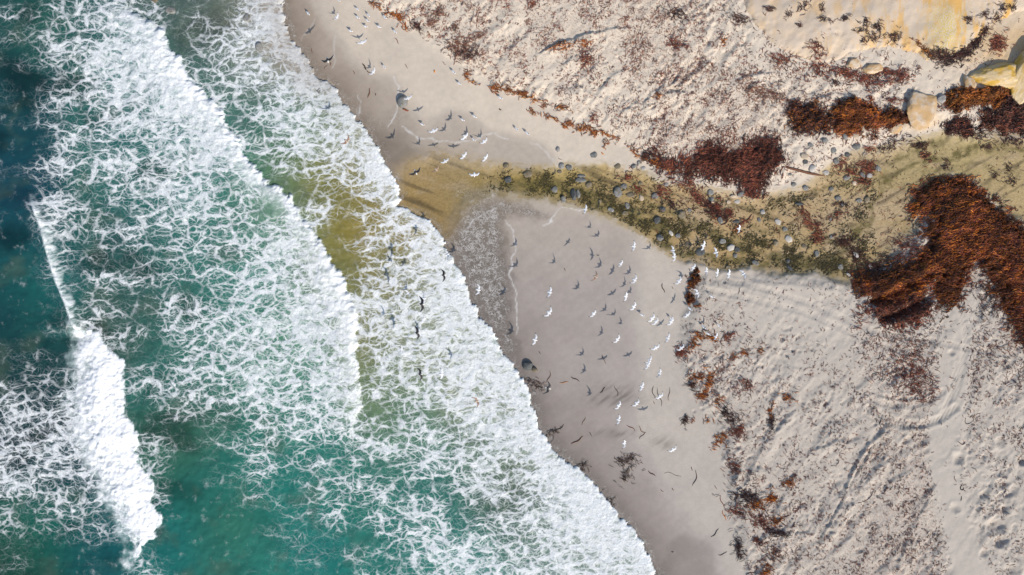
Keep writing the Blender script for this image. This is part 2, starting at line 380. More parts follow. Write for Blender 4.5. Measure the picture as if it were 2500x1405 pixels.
across = LX*.80+LY*.60; along = -LX*.60+LY*.80
wst = (1-F['dry'])*(.5+.5*wet)
alb *= (1+wst*(.075*fbm(across*.25, along*1.6, 4, 81)+.05*fbm(across*1.2, along*.22, 3, 83)))[..., None]
DARKP = [(1640, 1330), (1670, 1305), (1710, 1312), (1745, 1345), (1758, 1405), (1790, 1600), (1610, 1600), (1600, 1400)]
alb *= (1-.20*sstep(-8, 14, sdist_poly(u, v, DARKP)+F['m1']*10))[..., None]
for (qu, qv, ru, rv) in [(1500, 960, 50, 22), (1480, 980, 40, 16), (1620, 1085, 24, 16), (1545, 975, 30, 14), (1500, 1060, 60, 10)]:
    alb *= (1-.22*np.exp(-(((u-qu)/ru)**2+((v-qv)/rv)**2))*(.6+1.2*sstep(-.2, .4, fbm(across*.5, along*3.0, 3, 85))))[..., None]
for (qu, qv, ru, rv) in [(960, 345, 50, 34), (1000, 380, 60, 26)]:
    alb *= (1-.34*np.exp(-(((u-qu)/ru)**2+((v-qv)/rv)**2))*(.8+.5*F['m1']))[..., None]
# stream bed: yellow-olive algae film, darker green tufts
sw = sstep(-16-26*sstep(1400, 1000, u), 18+34*sstep(1450, 1000, u), F['su']+5*F['m2'])
bedc = rbf_colour(u, v, [(1000, 460, (176, 150, 92)), (1060, 420, (166, 150, 110)), (1120, 380, (176, 160, 136)), (1200, 440, (152, 136, 62)), (1050, 540, (160, 134, 84)), (1280, 440, (140, 126, 42)), (1340, 450, (146, 134, 50)), (1420, 430, (166, 152, 84)),
      (1500, 460, (176, 156, 96)), (1560, 520, (164, 146, 76)), (1560, 430, (186, 170, 124)), (1640, 540, (176, 154, 96)), (1720, 600, (188, 162, 112)), (1700, 480, (190, 170, 138)), (1800, 520, (190, 168, 132)),
      (1800, 630, (172, 148, 78)), (1900, 600, (186, 164, 116)), (1900, 500, (184, 166, 128)), (2000, 520, (192, 172, 138)), (2000, 640, (160, 142, 74)), (2080, 600, (170, 156, 92)), (2100, 480, (190, 174, 138)),
      (2150, 420, (168, 156, 96)), (2200, 360, (178, 168, 136)), (2250, 400, (180, 170, 118)), (2350, 380, (184, 176, 122)), (2450, 400, (178, 166, 116)), (2450, 470, (186, 172, 128)), (2200, 560, (178, 160, 120)), (2040, 660, (168, 152, 110)), (1150, 470, (160, 146, 96))], 60)*0.98
bare = sstep(.0, .5, fbm(LX*.30+3, LY*.42, 4, 95)+.55*np.exp(-(((u-2120)/150)**2+((v-520)/90)**2))-.25*(u < 1480))[..., None]*.75
bedc = bedc*(1-bare)+np.array([.50, .42, .31])*bare
bedc = bedc*np.array([1.08, .95, .92])
pal_ = (.36-.14*sstep(1500, 1250, u)*sstep(1130, 1250, u))[..., None]
bedc = bedc*(1-pal_)+np.where((u < 1180)[..., None], np.array([.30, .265, .145]), np.array([.50, .425, .30]))*pal_
green = sstep(0.10, 0.55, fbm(LX*0.55, LY*0.75, 4, 91)+0.75*np.exp(-(seg_dist(u, v, [(1210, 450), (1300, 438), (1400, 455), (1490, 495), (1560, 530), (1640, 560), (1720, 575), (1800, 605), (1880, 610), (1960, 635), (2030, 650), (2090, 610)])/24)**2)-0.34)
green = np.clip(green*1.15, 0, 1)*sstep(1120, 1340, u)
bedc = bedc*(1-0.72*green[..., None])+np.array([.10, .088, .022])*(0.72*green[..., None])
flowa = np.where(u < 1900, LX*.35+LY*.5, LX*.5+LY*.15); flowb = np.where(u < 1900, LY*2.0+LX*.75, LY*2.0-LX*1.15)
stk = sstep(0.05, 0.6, fbm(flowa*.8, flowb*.8, 4, 93))*0.55
bedc *= (1-stk)[..., None]
brd = np.zeros_like(u)
for line, wdt, st_ in [([(2110, 545), (2140, 490), (2165, 445), (2215, 412), (2290, 385), (2400, 362), (2520, 366)], 9, .8), ([(2070, 610), (2110, 540), (2130, 500)], 11, .8), ([(1540, 455), (1600, 500), (1680, 545), (1760, 575), (1860, 600)], 12, .7),
                       ([(1830, 560), (1900, 560), (1980, 585), (2060, 600)], 8, .55), ([(1880, 500), (1960, 480), (2050, 450), (2130, 420), (2220, 360), (2320, 345)], 8, .6), ([(1700, 470), (1780, 500), (1880, 520)], 7, .5), ([(1620, 590), (1700, 615), (1800, 640), (1920, 650), (2030, 662)], 13, .85),
                       ([(1230, 452), (1330, 446), (1420, 470), (1520, 512), (1600, 560)], 12, .8), ([(2230, 470), (2290, 420), (2380, 400), (2480, 420)], 7, .4)]:
    dd = seg_dist(u+F['m1']*34, v+np.roll(F['m1'], 51, 1)*26+F['m2']*8, line)
    brd = np.maximum(brd, st_*np.exp(-(dd/wdt)**2)*(.55+.75*sstep(-.35, .35, fbm(LX*1.4, LY*1.4, 3, 97))))
brd = np.clip(brd, 0, .9)[..., None]
bedc = bedc*(1-brd)+np.array([.155, .130, .042])*brd
alb = alb*(1-sw[..., None])+bedc*sw[..., None]
mouth = sstep(60, -120, seg_dist(u, v, [(985, 420), (1080, 400), (1180, 400)]))*(1-sw)*0.0
# brown stains bled by the rotting kelp
stain = np.exp(-(seg_dist(u, v, [(2500, 640), (2478, 740), (2500, 830)])/22)**2)*0.0
STAINS = [(2470, 230, 60, 70), (2470, 300, 60, 50), (2480, 770, 26, 70), (2320, 480, 90, 40), (2350, 640, 80, 60), (2220, 700, 60, 26), (1820, 390, 70, 40), (2110, 285, 70, 26), (1970, 285, 40, 32)]
for (su_, sv_, ru, rv) in STAINS:
    stain = np.maximum(stain, np.exp(-(((u-su_)/ru)**2+((v-sv_)/rv)**2)**1.5))
stain = np.clip(stain*(0.75+0.6*F['m1']), 0, 1)*0.75
alb = alb*(1-stain[..., None])+np.array([.17, .105, .062])*stain[..., None]
ochre = (.95*np.exp(-(((u-2450)/130)**2+((v-110)/80)**2))+.55*np.exp(-(((u-2260)/50)**2+((v-300)/26)**2)))*(.7+.5*F['m1'])*F['dry']
ochre = np.clip(ochre, 0, .85)[..., None]; alb = alb*(1-ochre)+np.array([.62, .40, .17])*ochre
# fine crumbs of wrack too small to build
dens = grid_field(u, v, DEBRIS, 950)/10*np.maximum(F['dry'], 0.25*sw)*F['sm']
lace = sstep(-6, 46, bw)*0.95
lace = np.maximum(lace, 0.55*sstep(0.9, 0.1, inl+0.5*F['m2'])*(inl > -1))
lace = np.maximum(lace, 0.62*np.exp(-(seg_dist(u, v, [(1120, 470), (1160, 480), (1210, 470), (1180, 500)])/22)**2))
lace = np.maximum(lace, 0.40*np.exp(-(seg_dist(u, v, [(850, 235), (870, 280), (915, 310), (975, 280)])/28)**2))
rim = np.zeros_like(u)
for line, s in [([(965, 188), (974, 215), (976, 260), (950, 310)], 1.0), ([(990, 315), (1030, 335), (1070, 345), (1120, 345), (1170, 338), (1200, 325), (1240, 335)], .8), ([(1300, 345), (1345, 372), (1356, 400)], .8),
                ([(1228, 538), (1250, 562), (1256, 600), (1247, 630), (1250, 668), (1260, 700), (1256, 735), (1264, 770), (1258, 810)], .9), ([(1320, 555), (1350, 540), (1366, 513), (1425, 506)], 1.0), ([(1200, 500), (1160, 540), (1140, 560)], .9), ([(818, 85), (815, 130), (812, 170)], .4), ([(1445, 508), (1540, 545), (1575, 580), (1600, 605)], .35),
                ([(770, 40), (755, 70), (735, 95)], .35), ([(870, 228), (878, 250), (870, 275)], .6)]:
    rim = np.maximum(rim, s*np.exp(-((seg_dist(u+F['m1']*16, v+np.roll(F['m1'], 37, 0)*14+F['m2']*4, line))/1.8)**2))
sand_me = new_mesh("beach", np.stack([LX, LY, LZ], -1).reshape(-1, 3), grid_faces(len(lx), len(ly)))
attr_c(sand_me, "albedo", np.clip(alb, 0.01, 0.8)); attr_f(sand_me, "wet", np.maximum(wet, sw*0.9)); attr_f(sand_me, "crumbs", dens)
attr_f(sand_me, "lace", lace); attr_f(sand_me, "rim", rim); attr_f(sand_me, "bed", sw)

M = NT("sand_material")
pos = M.n("ShaderNodeNewGeometry").outputs[0]
wetA = M.attr("wet"); dryness = M.math('SUBTRACT', 1.0, wetA)
grain = M.noise(pos, 22.0, 4, 0.7); mott = M.noise(pos, 2.2, 5, 0.6)
col = M.mix(1.0, M.attr("albedo", True), M.n("ShaderNodeCombineColor", {0: M.ramp(mott, .2, .8, .95, 1.05), 1: M.ramp(mott, .2, .8, .95, 1.05), 2: M.ramp(mott, .2, .8, .95, 1.05)}).outputs[0], 'MULTIPLY')
col = M.mix(M.ramp(grain, .3, .75, 0.0, .20), col, M.mix(1.0, col, (.62, .58, .55), 'MULTIPLY'))
cr = M.noise(M.vmath('MULTIPLY', pos, (1, 1, 0)), 7.5, 5, 0.72)
crm = M.ramp(M.math('ADD', cr, M.math('MULTIPLY', M.attr("crumbs"), 0.20)), 0.65, 0.73)
crm = M.math('MULTIPLY', crm, M.ramp(M.attr("crumbs"), 0.05, 0.4))
col = M.mix(M.math('MULTIPLY', crm, 0.75), col, (.30, .175, .115))
# light and dark of water ripples, painted into the stream bed's colour
rp = M.n("ShaderNodeTexNoise", {"Vector": M.vmath('MULTIPLY', pos, (1.0, 1.35, 0)), "Scale": 4.6, "Detail": 3.0, "Roughness": .55, "Distortion": .7}, noise_dimensions='2D').outputs[0]
bedA = M.attr("bed")
col = M.mix(M.math('MULTIPLY', bedA, M.ramp(rp, .36, .66, .42, 0.0)), col, M.mix(1.0, col, (.55, .55, .45), 'MULTIPLY'))
# lacy foam left on the sand
wv = M.vmath('ADD', pos, M.vmath('SCALE', M.vmath('SUBTRACT', M.noise(pos, 1.1, 3, .6, col=True), (.5, .5, .5)), scale=1.3))
rot = M.n("ShaderNodeMapping", {"Vector": wv, "Rotation": (0, 0, math.radians(-28)), "Scale": (1.0, 1.7, 1.0)}).outputs[0]
e1 = M.voro(rot, 1.9); e2 = M.voro(rot, 4.0); ln = M.noise(pos, 1.7, 5, .65)
la = M.math('MULTIPLY', M.attr("lace"), M.ramp(ln, .32, .62, .35, 1.15))
m1_ = M.ramp(M.math('SUBTRACT', e1, M.math('MULTIPLY', la, .08)), 0.04, -0.03); m2_ = M.ramp(M.math('SUBTRACT', e2, M.math('MULTIPLY', la, .09)), 0.05, -0.04)
lm = M.math('MULTIPLY', M.math('MAXIMUM', m1_, m2_), M.math('MULTIPLY', M.math('MINIMUM', la, 1.0), .55), clamp=True)
col = M.mix(M.math('MULTIPLY', M.attr("lace"), .7), col, M.mix(1.0, col, (.60, .62, .60), 'MULTIPLY'))
lm = M.math('MAXIMUM', lm, M.math('MULTIPLY', M.attr("rim"), M.ramp(ln, .3, .6, .35, .9)))
col = M.mix(lm, col, (.62, .60, .57))
M.put(M.b.inputs["Base Color"], col)
M.put(M.b.inputs["Roughness"], M.math('SUBTRACT', 0.95, M.math('MULTIPLY', wetA, 0.45)))
M.put(M.b.inputs["Specular IOR Level"], 0.3)
hgt = M.math('ADD', M.math('MULTIPLY', M.noise(pos, 9.0, 6, .65), M.math('ADD', M.math('MULTIPLY', dryness, 1.0), .12)), M.math('MULTIPLY', M.math('MULTIPLY', rp, bedA), 1.2))
hgt = M.math('ADD', hgt, M.math('MULTIPLY', lm, .35))
M.put(M.b.inputs["Normal"], M.bump(hgt, 0.40, 0.05))
sand_mat = M.m
beach = link("beach", sand_me, sand_mat); tag(beach, "pale sandy beach with wet margins and a stream bed", kind="structure")

# ------------------------------------------------------------------ sea
SSTEP = 0.095
sx = axis(-45.5, 13.0, SSTEP, -420, 70); sy = axis(-27.0, 27.0, SSTEP, -420, 420)
SX, SY = np.meshgrid(sx, sy)
u, v = to_px(SX, SY, 0.1)
n1 = fbm(SX*0.45, SY*0.45, 3, 101); n2 = fbm(SX*1.7, SY*1.7, 3, 103); n3 = fbm(SX*5.0, SY*5.0, 2, 105)
def fray(s): return s*(n1*10+n2*8+n3*2.6)
sea_poly = FRONT+[(-9000, 2300), (-9000, -900)]
d1 = (sdist_poly(u, v, sea_poly)+fray(1.0))/PX
inner_poly = INNER+[(700, 1400), (500, 1900), (-9000, 1900), (-9000, -600)]
fade_in = sstep(1130, 900, v)*sstep(-80, 60, v+0*u)
d2 = (sdist_poly(u, v, inner_poly)+fray(1.1))/PX
d3 = (sdist_poly(u, v, BREAK)+fray(1.1))/PX
dl = seg_dist(u, v, LIP)/PX
# side of the lip: positive on the shoreward (right) side
lipx = np.interp(v, [p[1] for p in LIP], [p[0] for p in LIP])
sl = (u-lipx)/PX; lipw = sstep(455, 520, v)*sstep(830, 790, v)
D = grid_field(u, v, FOAM)/10
D = D+0.24*np.exp(-np.maximum(d1, 0)/3.0)*(d1 > 0)*sstep(150, 420, v)*(1-.7*np.exp(-(((u-930)/110)**2+((v-490)/70)**2)))+0.2*np.exp(-np.maximum(d1, 0)/1.2)*(d1 > 0)
D = np.where(d2 > 0, D+fade_in*0.42*(1-.75*np.exp(-((v-485)/60)**2))*np.exp(-np.maximum(d2, 0)/2.8), D-fade_in*0.16*np.exp(d2/1.2))
# gentle groups of denser foam
D = D+0.17*n1*sstep(0.05, .3, D)
cxl = np.interp(v, [800, 900, 1000, 1100, 1200, 1300, 1380], [210, 250, 262, 290, 318, 345, 330])
soft3 = np.where(u < cxl, sstep(-1.3, 1.9, d3+.6*n1+.5*n2), sstep(-.12, .22, d3)); inb = np.where(d3 > 0, np.maximum(soft3, sstep(-20, 60, u-cxl)*sstep(0, .2, d3)), soft3)
D = np.where((d3 < 0) & (u > 250) & (v > 780), D-0.30*np.exp(np.minimum(d3, 0)/1.4), D)
froth = np.maximum(inb, 0)
# crisp thrown foam right on the inner front and the swash edge
froth = np.maximum(froth, fade_in*sstep(0, .15, d2)*np.exp(-np.maximum(d2, 0)/1.0)*(1.0+0.5*n1)*sstep(980, 840, v)*sstep(30, 90, v))
froth = np.maximum(froth, fade_in*0.9*sstep(0, .15, d2)*np.exp(-(np.maximum(d2, 0)/2.4)**2)*np.exp(-(((v-200)/170)**2)))
froth = np.maximum(froth, fade_in*0.8*sstep(0, .15, d2)*np.exp(-(np.maximum(d2, 0)/2.2)**2)*np.exp(-(((v-690)/120)**2)))
froth = np.maximum(froth, 0.85*sstep(0, .12, d1)*np.exp(-np.maximum(d1, 0)/0.55)*(0.9+0.6*n1)*sstep(120, 420, v))
lipf = lipw*sstep(-.10, .10, sl+0.05*n2)*sstep(.7+.5*np.interp(v, [480, 560, 640, 740, 800], [-.5, .1, .3, .1, -.6]), .0, sl+.45*n2+.25*n3)
froth = np.maximum(froth, lipf*0.72)
D = np.clip(D, 0, 1.1)
# surface height: bores, rollers, chop
chop = 0.05*fbm(SX*0.55+SY*0.2, SY*0.4, 3, 111)+0.045*fbm(SX*1.6, SY*1.6, 3, 113)
bore1 = 0.10*(1-np.exp(-np.maximum(d1, 0)/.25))*np.exp(-np.maximum(d1, 0)/5)+0.03*sstep(0, .3, d1)
bore2 = fade_in*0.42*np.where(d2 > 0, (1-np.exp(-np.maximum(d2, 0)/.35))*np.exp(-np.maximum(d2, 0)/5.5), 0)
bore3 = 0.42*sstep(0, 2.6, d3)*(0.85+0.25*n1)
lip_h = lipw*0.7*np.where(sl < 0, np.exp(sl/2.6), np.exp(-(sl/0.55)**2))
swell = 0.18*np.exp(-(((u+40-0.28*(v-600))/120)**2))*sstep(300, 600, v)
bil = np.abs(fbm(SX*1.5, SY*1.5, 3, 121))
bil2 = np.abs(fbm(SX*3.6, SY*3.6, 2, 123))
SZ = 0.02+chop*sstep(0, 3, d1)+bore1+bore2+bore3+lip_h+swell
SZ = SZ+np.clip(froth, 0, 1)*(0.11*(0.45-bil)+0.08*(0.4-bil2))*sstep(0, .5, np.maximum(d1, 0))
SZ = SZ+0.05*np.clip(D, 0, 1)*(0.35-bil2)*sstep(0, .6, d1)
gz = np.where(SX > lx[0], ground(SX, SY), -3)
SZ = np.where(d1 > 0, np.maximum(SZ, np.where(inside(u, v, sea_poly), -5, gz+0.02*sstep(0, .1, d1))), -0.25+np.maximum(d1, -1.0)*0.3)
SZ = np.where((d1 > 0) & (d1 < 6), np.maximum(SZ, gz+0.015+0.04*sstep(0, .15, d1)), SZ)
wc = rbf_colour(u, v, WATER, 62)
bedp = fbm(SX*0.16, SY*0.22, 4, 131)                 # darker reef and weed patches on the sea bed
wc = wc*.9+.1*wc.mean(-1, keepdims=True)+.003; wc = wc*np.array([1.0, .96, .90]); lf = sstep(320, 60, u)[..., None]; wc = wc*(1-lf)+wc*np.array([1.1, 1.04, .80])*lf; reef = (sstep(.12, .65, fbm(SX*.28+9, SY*.32, 4, 133))*.45*sstep(1100, 700, u))[..., None]; wc = wc*(1-reef)+np.array([.085, .125, .085])*reef; wc = wc*(1-0.48*sstep(0.05, .6, bedp)[..., None]*sstep(900, 300, u)[..., None])*0.86
keep = d1 > -0.9
sv = np.stack([SX, SY, SZ], -1).reshape(-1, 3); sf = grid_faces(len(sx), len(sy))
kf = keep.ravel()[sf].any(1); sf = sf[kf]
used = np.unique(sf); remap = np.full(len(sv), -1); remap[used] = np.arange(len(used))
sea_me = new_mesh("sea", sv[used], remap[sf])
attr_c(sea_me, "water", np.clip(wc, .002, .8).reshape(-1, 3)[used]); attr_f(sea_me, "foam", D.ravel()[used]); attr_f(sea_me, "froth", np.clip(froth, 0, 1.2).ravel()[used])
attr_f(sea_me, "shore", sstep(4.0, 0.4, d1+.8*n1).ravel()[used]*sstep(380, 160, v).ravel()[used])

M = NT("sea_material")
pos = M.n("ShaderNodeNewGeometry").outputs[0]
Dn = M.attr("foam"); Fr = M.attr("froth"); wcol = M.attr("water", True)
flat = M.vmath('MULTIPLY', pos, (1, 1, 0))
w1_ = M.vmath('SCALE', M.vmath('SUBTRACT', M.noise(flat, .38, 2, .5, col=True), (.5, .5, .5)), scale=1.15)
w2_ = M.vmath('SCALE', M.vmath('SUBTRACT', M.noise(flat, 1.7, 4, .6, col=True), (.5, .5, .5)), scale=0.48)
wp = M.vmath('ADD', M.vmath('ADD', flat, w1_), w2_)
mp = M.n("ShaderNodeMapping", {"Vector": wp, "Rotation": (0, 0, math.radians(-22)), "Scale": (.70, 1.20, 1)}).outputs[0]
na = M.noise(mp, .40, 5, .6); nl = M.noise(flat, .13, 3, .5); nb = M.noise(flat, 2.2, 4, .62); fine = M.noise(flat, 7.0, 5, .7)
nm = M.noise(mp, 2.6, 6, .68)
Dm = M.math('ADD', M.math('SUBTRACT', Dn, .06), M.math('MULTIPLY', M.math('SUBTRACT', na, .5), .85))
smp = M.n("ShaderNodeMapping", {"Vector": M.vmath('ADD', flat, w1_), "Rotation": (0, 0, math.radians(-20)), "Scale": (.22, 1.0, 1)}).outputs[0]
strk = M.noise(smp, .8, 4, .6)
Dm = M.math('ADD', Dm, M.math('MULTIPLY', M.math('SUBTRACT', nl, .5), .50))
Dm = M.math('ADD', Dm, M.math('MULTIPLY', M.math('SUBTRACT', strk, .5), .70))
Dm = M.math('MULTIPLY', Dm, M.ramp(Dn, 0.0, .14))
Dc = M.math('MINIMUM', M.math('MAXIMUM', Dm, 0.0), 1.15)
# net of foam: walls of uneven thickness round big, middling and small holes
jit = M.math('ADD', M.math('MULTIPLY', M.math('SUBTRACT', fine, .5), .10), M.math('MULTIPLY', M.math('SUBTRACT', nb, .5), .16))
nw = M.ramp(M.noise(mp, 1.5, 5, .65), .30, .70, .0, 2.3)
nw2 = M.ramp(M.noise(M.vmath('ADD', mp, (11.7, 5.2, 0)), 1.1, 4, .6), .30, .70, .0, 2.0)
def net(scale, off, gain, thick, soft, sh):
    e = M.voro(M.vmath('ADD', mp, sh), scale)
    tt = M.math('MULTIPLY', M.math('MULTIPLY', M.math('MAXIMUM', M.math('SUBTRACT', Dc, off), 0.0), gain), thick)
    return M.ramp(M.math('SUBTRACT', M.math('ADD', e, M.math('MULTIPLY', jit, 1.0)), tt), soft, -soft)
k1 = net(.80, .04, .15, nw, .065, (0, 0, 0)); k2 = net(1.7, .14, .20, nw2, .085, (3.1, 7.7, 0)); k3 = net(3.6, .36, .25, nw, .11, (9.3, 1.2, 0))
blob = M.ramp(M.math('MULTIPLY_ADD', Dc, .42, M.noise(mp, 1.25, 6, .66)), .80, 1.02)
nets = M.math('MAXIMUM', k1, M.math('MAXIMUM', M.math('MULTIPLY', k2, .86), M.math('MULTIPLY', k3, .66)))
lacem = M.math('MAXIMUM', nets, blob)
lacem = M.math('MULTIPLY', lacem, M.ramp(Dc, .02, .55, .12, 1.0)); lacem = M.math('MULTIPLY', lacem, M.ramp(Dc, .0, .05))
lacem = M.math('MULTIPLY', lacem, M.ramp(fine, .25, .62, .58, 1.0))
fr = M.ramp(M.math('ADD', Fr, M.math('MULTIPLY', M.math('SUBTRACT', M.noise(flat, 1.1, 5, .65), .5), 1.5)), .12, .95)
mask = M.math('MULTIPLY', M.math('MAXIMUM', lacem, fr, clamp=True), M.math('MULTIPLY_ADD', M.attr('shore'), -.42, 1.0))
milk = M.math('MAXIMUM', M.math('MULTIPLY', M.ramp(Dc, .30, 1.0), .42), M.math('MULTIPLY', M.ramp(Fr, .0, .5), .75))
wvar = M.noise(flat, .35, 5, .6)
base = M.mix(M.ramp(wvar, .3, .75, 0, .38), wcol, M.mix(1.0, wcol, (.55, .72, .78), 'MULTIPLY'))
base = M.mix(milk, base, M.mix(.5, wcol, (.62, .76, .74)))
base = M.mix(M.math('MULTIPLY', M.attr("shore"), .8), base, (.34, .285, .235))
foamc = M.mix(fr, (.76, .78, .785), (.88, .89, .89))
base = M.mix(mask, base, foamc)
M.put(M.b.inputs["Base Color"], base)
M.put(M.b.inputs["Roughness"], M.math('ADD', .16, M.math('MULTIPLY', mask, .7)))
M.put(M.b.inputs["IOR"], 1.33)
hh = M.math('ADD', M.math('MULTIPLY', mask, .5), M.math('MULTIPLY', fine, M.math('ADD', .12, M.math('MULTIPLY', mask, .45))))
hh = M.math('ADD', hh, M.math('MULTIPLY', nb, M.math('ADD', .2, M.math('MULTIPLY', fr, .9))))
M.put(M.b.inputs["Normal"], M.bump(hh, .35, .12))
sea = link("sea", sea_me, M.m); tag(sea, "teal sea with three lines of white breaking surf", kind="structure")

# ------------------------------------------------------------------ stream water (a clear film over the bed)
gx = np.arange(-9.6, 46, 0.16); gy = np.arange(-2.5, 14, 0.16)
WX, WY = np.meshgrid(gx, gy)
wu_, wv_ = to_px(WX, WY, 0.15)
ws = sdist_poly(wu_, wv_, STREAM)
wz = ground(WX, WY)
from_bed = np.where(ws > -12, 0.0, 1.0)
# smooth water level: local mean of the bed plus a few centimetres
kern = np.ones(9)/9.0
lev = np.apply_along_axis(lambda a: np.convolve(np.pad(a, 4, 'edge'), kern, 'valid'), 1, wz)
lev = np.apply_along_axis(lambda a: np.convolve(np.pad(a, 4, 'edge'), kern, 'valid'), 0, lev)
WZ = np.minimum(lev, wz+0.05)+0.022+0.008*fbm(WX*2.2, WY*2.6, 3, 201)
wf = grid_faces(len(gx), len(gy)); okv = (ws > -8) & (wu_ > 985)
wf = wf[okv.ravel()[wf].all(1)]
used = np.unique(wf); remap = np.full(WX.size, -1); remap[used] = np.arange(len(used))
st_me = new_mesh("stream", np.stack([WX, WY, WZ], -1).reshape(-1, 3)[used], remap[wf])
M = NT("stream_water")
pos = M.n("ShaderNodeNewGeometry").outputs[0]
rp = M.noise(M.vmath('MULTIPLY', pos, (1, 1.4, 0)), 5.0, 4, .55)
bmp = M.bump(rp, .5, .03)
tr = M.n("ShaderNodeBsdfTransparent", {0: (.97, .95, .88, 1)}).outputs[0]
gl = M.n("ShaderNodeBsdfGlossy", {"Color": (1, 1, 1, 1), "Roughness": .08, "Normal": bmp}).outputs[0]
fz = M.math('MULTIPLY_ADD', M.math('POWER', M.n("ShaderNodeLayerWeight", {0: .5, "Normal": bmp}).outputs[1], 4.0), .35, .025)
mx = M.n("ShaderNodeMixShader", {0: fz, 1: tr, 2: gl}).outputs[0]
M.t.links.new(mx, M.out.inputs[0])
stream = link("stream", st_me, M.m); tag(stream, "shallow yellow-green stream running over the beach to the sea", kind="structure")

# ------------------------------------------------------------------ rocks
def ordinal(n):
    return {1: "first", 2: "second", 3: "third", 4: "fourth", 5: "fifth", 6: "sixth", 7: "seventh", 8: "eighth", 9: "ninth", 10: "tenth", 11: "eleventh", 12: "twelfth",
            13: "thirteenth", 14: "fourteenth", 15: "fifteenth", 16: "sixteenth", 17: "seventeenth", 18: "eighteenth", 19: "nineteenth", 20: "twentieth"}.get(n, "%dth" % n)
def rock_material(name, c1, c2, speck, lichen=None, moss=None):
    M = NT(name)
    tc = M.n("ShaderNodeTexCoord").outputs[3]
    oi = M.n("ShaderNodeObjectInfo").outputs[5]
    pv = M.vmath('ADD', tc, M.n("ShaderNodeCombineXYZ", {0: M.math('MULTIPLY', oi, 31.0), 1: M.math('MULTIPLY', oi, 17.0)}).outputs[0])
    a = M.noise(pv, 1.6, 5, .6, '3D'); b = M.noise(pv, 13.0, 3, .7, '3D')
    col = M.mix(M.ramp(a, .35, .68), c1, c2)
    col = M.mix(M.ramp(b, .5, .72, 0, .6), col, speck)
    col = M.mix(1.0, col, M.n("ShaderNodeCombineColor", {0: M.math('MULTIPLY_ADD', oi, .5, .75), 1: M.math('MULTIPLY_ADD', oi, .5, .75), 2: M.math('MULTIPLY_ADD', oi, .46, .77)}).outputs[0], 'MULTIPLY')
    if lichen:
        l = M.noise(pv, 1.3, 5, .65, '3D')
        col = M.mix(M.ramp(l, .42, .60, 0, .9), col, lichen)
    if moss:
        g = M.n("ShaderNodeNewGeometry").outputs[0]
        l = M.noise(pv, 2.3, 5, .65, '3D')
        col = M.mix(M.ramp(l, .50, .64, 0, .8), col, moss)
    M.put(M.b.inputs["Base Color"], col); M.put(M.b.inputs["Roughness"], .8)
    M.put(M.b.inputs["Normal"], M.bump(M.math('ADD', a, M.math('MULTIPLY', b, .4)), .5, .08))
    return M.m
RM = {"grey": rock_material("rock_grey", (.17, .17, .165), (.27, .26, .245), (.09, .09, .09), moss=(.10, .09, .03)),
      "pale": rock_material("rock_pale", (.36, .34, .31), (.46, .42, .37), (.22, .2, .18)),
      "tan": rock_material("rock_tan", (.46, .36, .25), (.52, .43, .33), (.28, .2, .13)),
      "dark": rock_material("rock_dark", (.055, .06, .06), (.11, .11, .105), (.03, .03, .03)),
      "brown": rock_material("rock_brown", (.16, .125, .08), (.24, .20, .14), (.08, .06, .04), moss=(.12, .10, .03)),
      "granite": rock_material("rock_granite", (.52, .40, .28), (.58, .48, .37), (.34, .24, .14), lichen=(.50, .31, .13)),
      "lichen": rock_material("rock_lichen", (.48, .35, .18), (.54, .42, .26), (.30, .21, .09), lichen=(.50, .29, .012))}
def rock_mesh(name, seed, flat=0.7, facets=9, sub=3, rnd=0.10):
    r = random.Random(seed); bm = bmesh.new(); bmesh.ops.create_icosphere(bm, subdivisions=sub, radius=1.0)
    planes = []
    for _ in range(facets):
        n = Vector((r.gauss(0, 1), r.gauss(0, 1), r.gauss(0, .8))).normalized(); planes.append((n, r.uniform(.66, .92)))
    planes.append((Vector((r.gauss(0, .25), r.gauss(0, .25), 1)).normalized(), r.uniform(.62, .85)))
    for vtx in bm.verts:
        p = vtx.co.copy()
        for n, k in planes:
            dd = p.dot(n)-k
            if dd > 0: p -= n*dd*0.88
        f = 1+rnd*(math.sin(p.x*3.1+seed)+math.sin(p.y*2.7+seed*2)+math.sin(p.z*3.7+seed*3))/3
        vtx.co = Vector((p.x*f, p.y*f, p.z*f*flat))
    me = bpy.data.meshes.new(name); bm.to_mesh(me); bm.free()
    for pl in me.polygons: pl.use_smooth = True
    return me
ROCK_MESH = [rock_mesh("rock", 11+i*7, flat=[.6, .75, .65, .85, .55, .7, .8, .6][i], facets=[7, 10, 8, 12, 9, 6, 11, 8][i]) for i in range(8)]
ROCK_COPY = {}
def rock_obj(name, kind, uu, vv, rx, ry, rot, hgt, sink=0.46, idx=None):
    i = idx if idx is not None else random.randrange(8)
    key = (i, kind)
    if key not in ROCK_COPY:
        me = ROCK_MESH[i].copy(); me.materials.append(RM[kind]); ROCK_COPY[key] = me
    x, y, z = drop(uu, vv)
    o = link(name, ROCK_COPY[key], loc=(x, y, z+hgt*(0.5-sink)))
    o.rotation_euler = (random.uniform(-.12, .12), random.uniform(-.12, .12), rot); o.scale = (rx/PX*1.12, ry/PX*1.12, hgt*0.72)
    return o
def Zm(x0, y0, f, items): return [(x0+a/f, y0+b/f, r/f, k, asp, rot) for (a, b, r, k, asp, rot) in items]
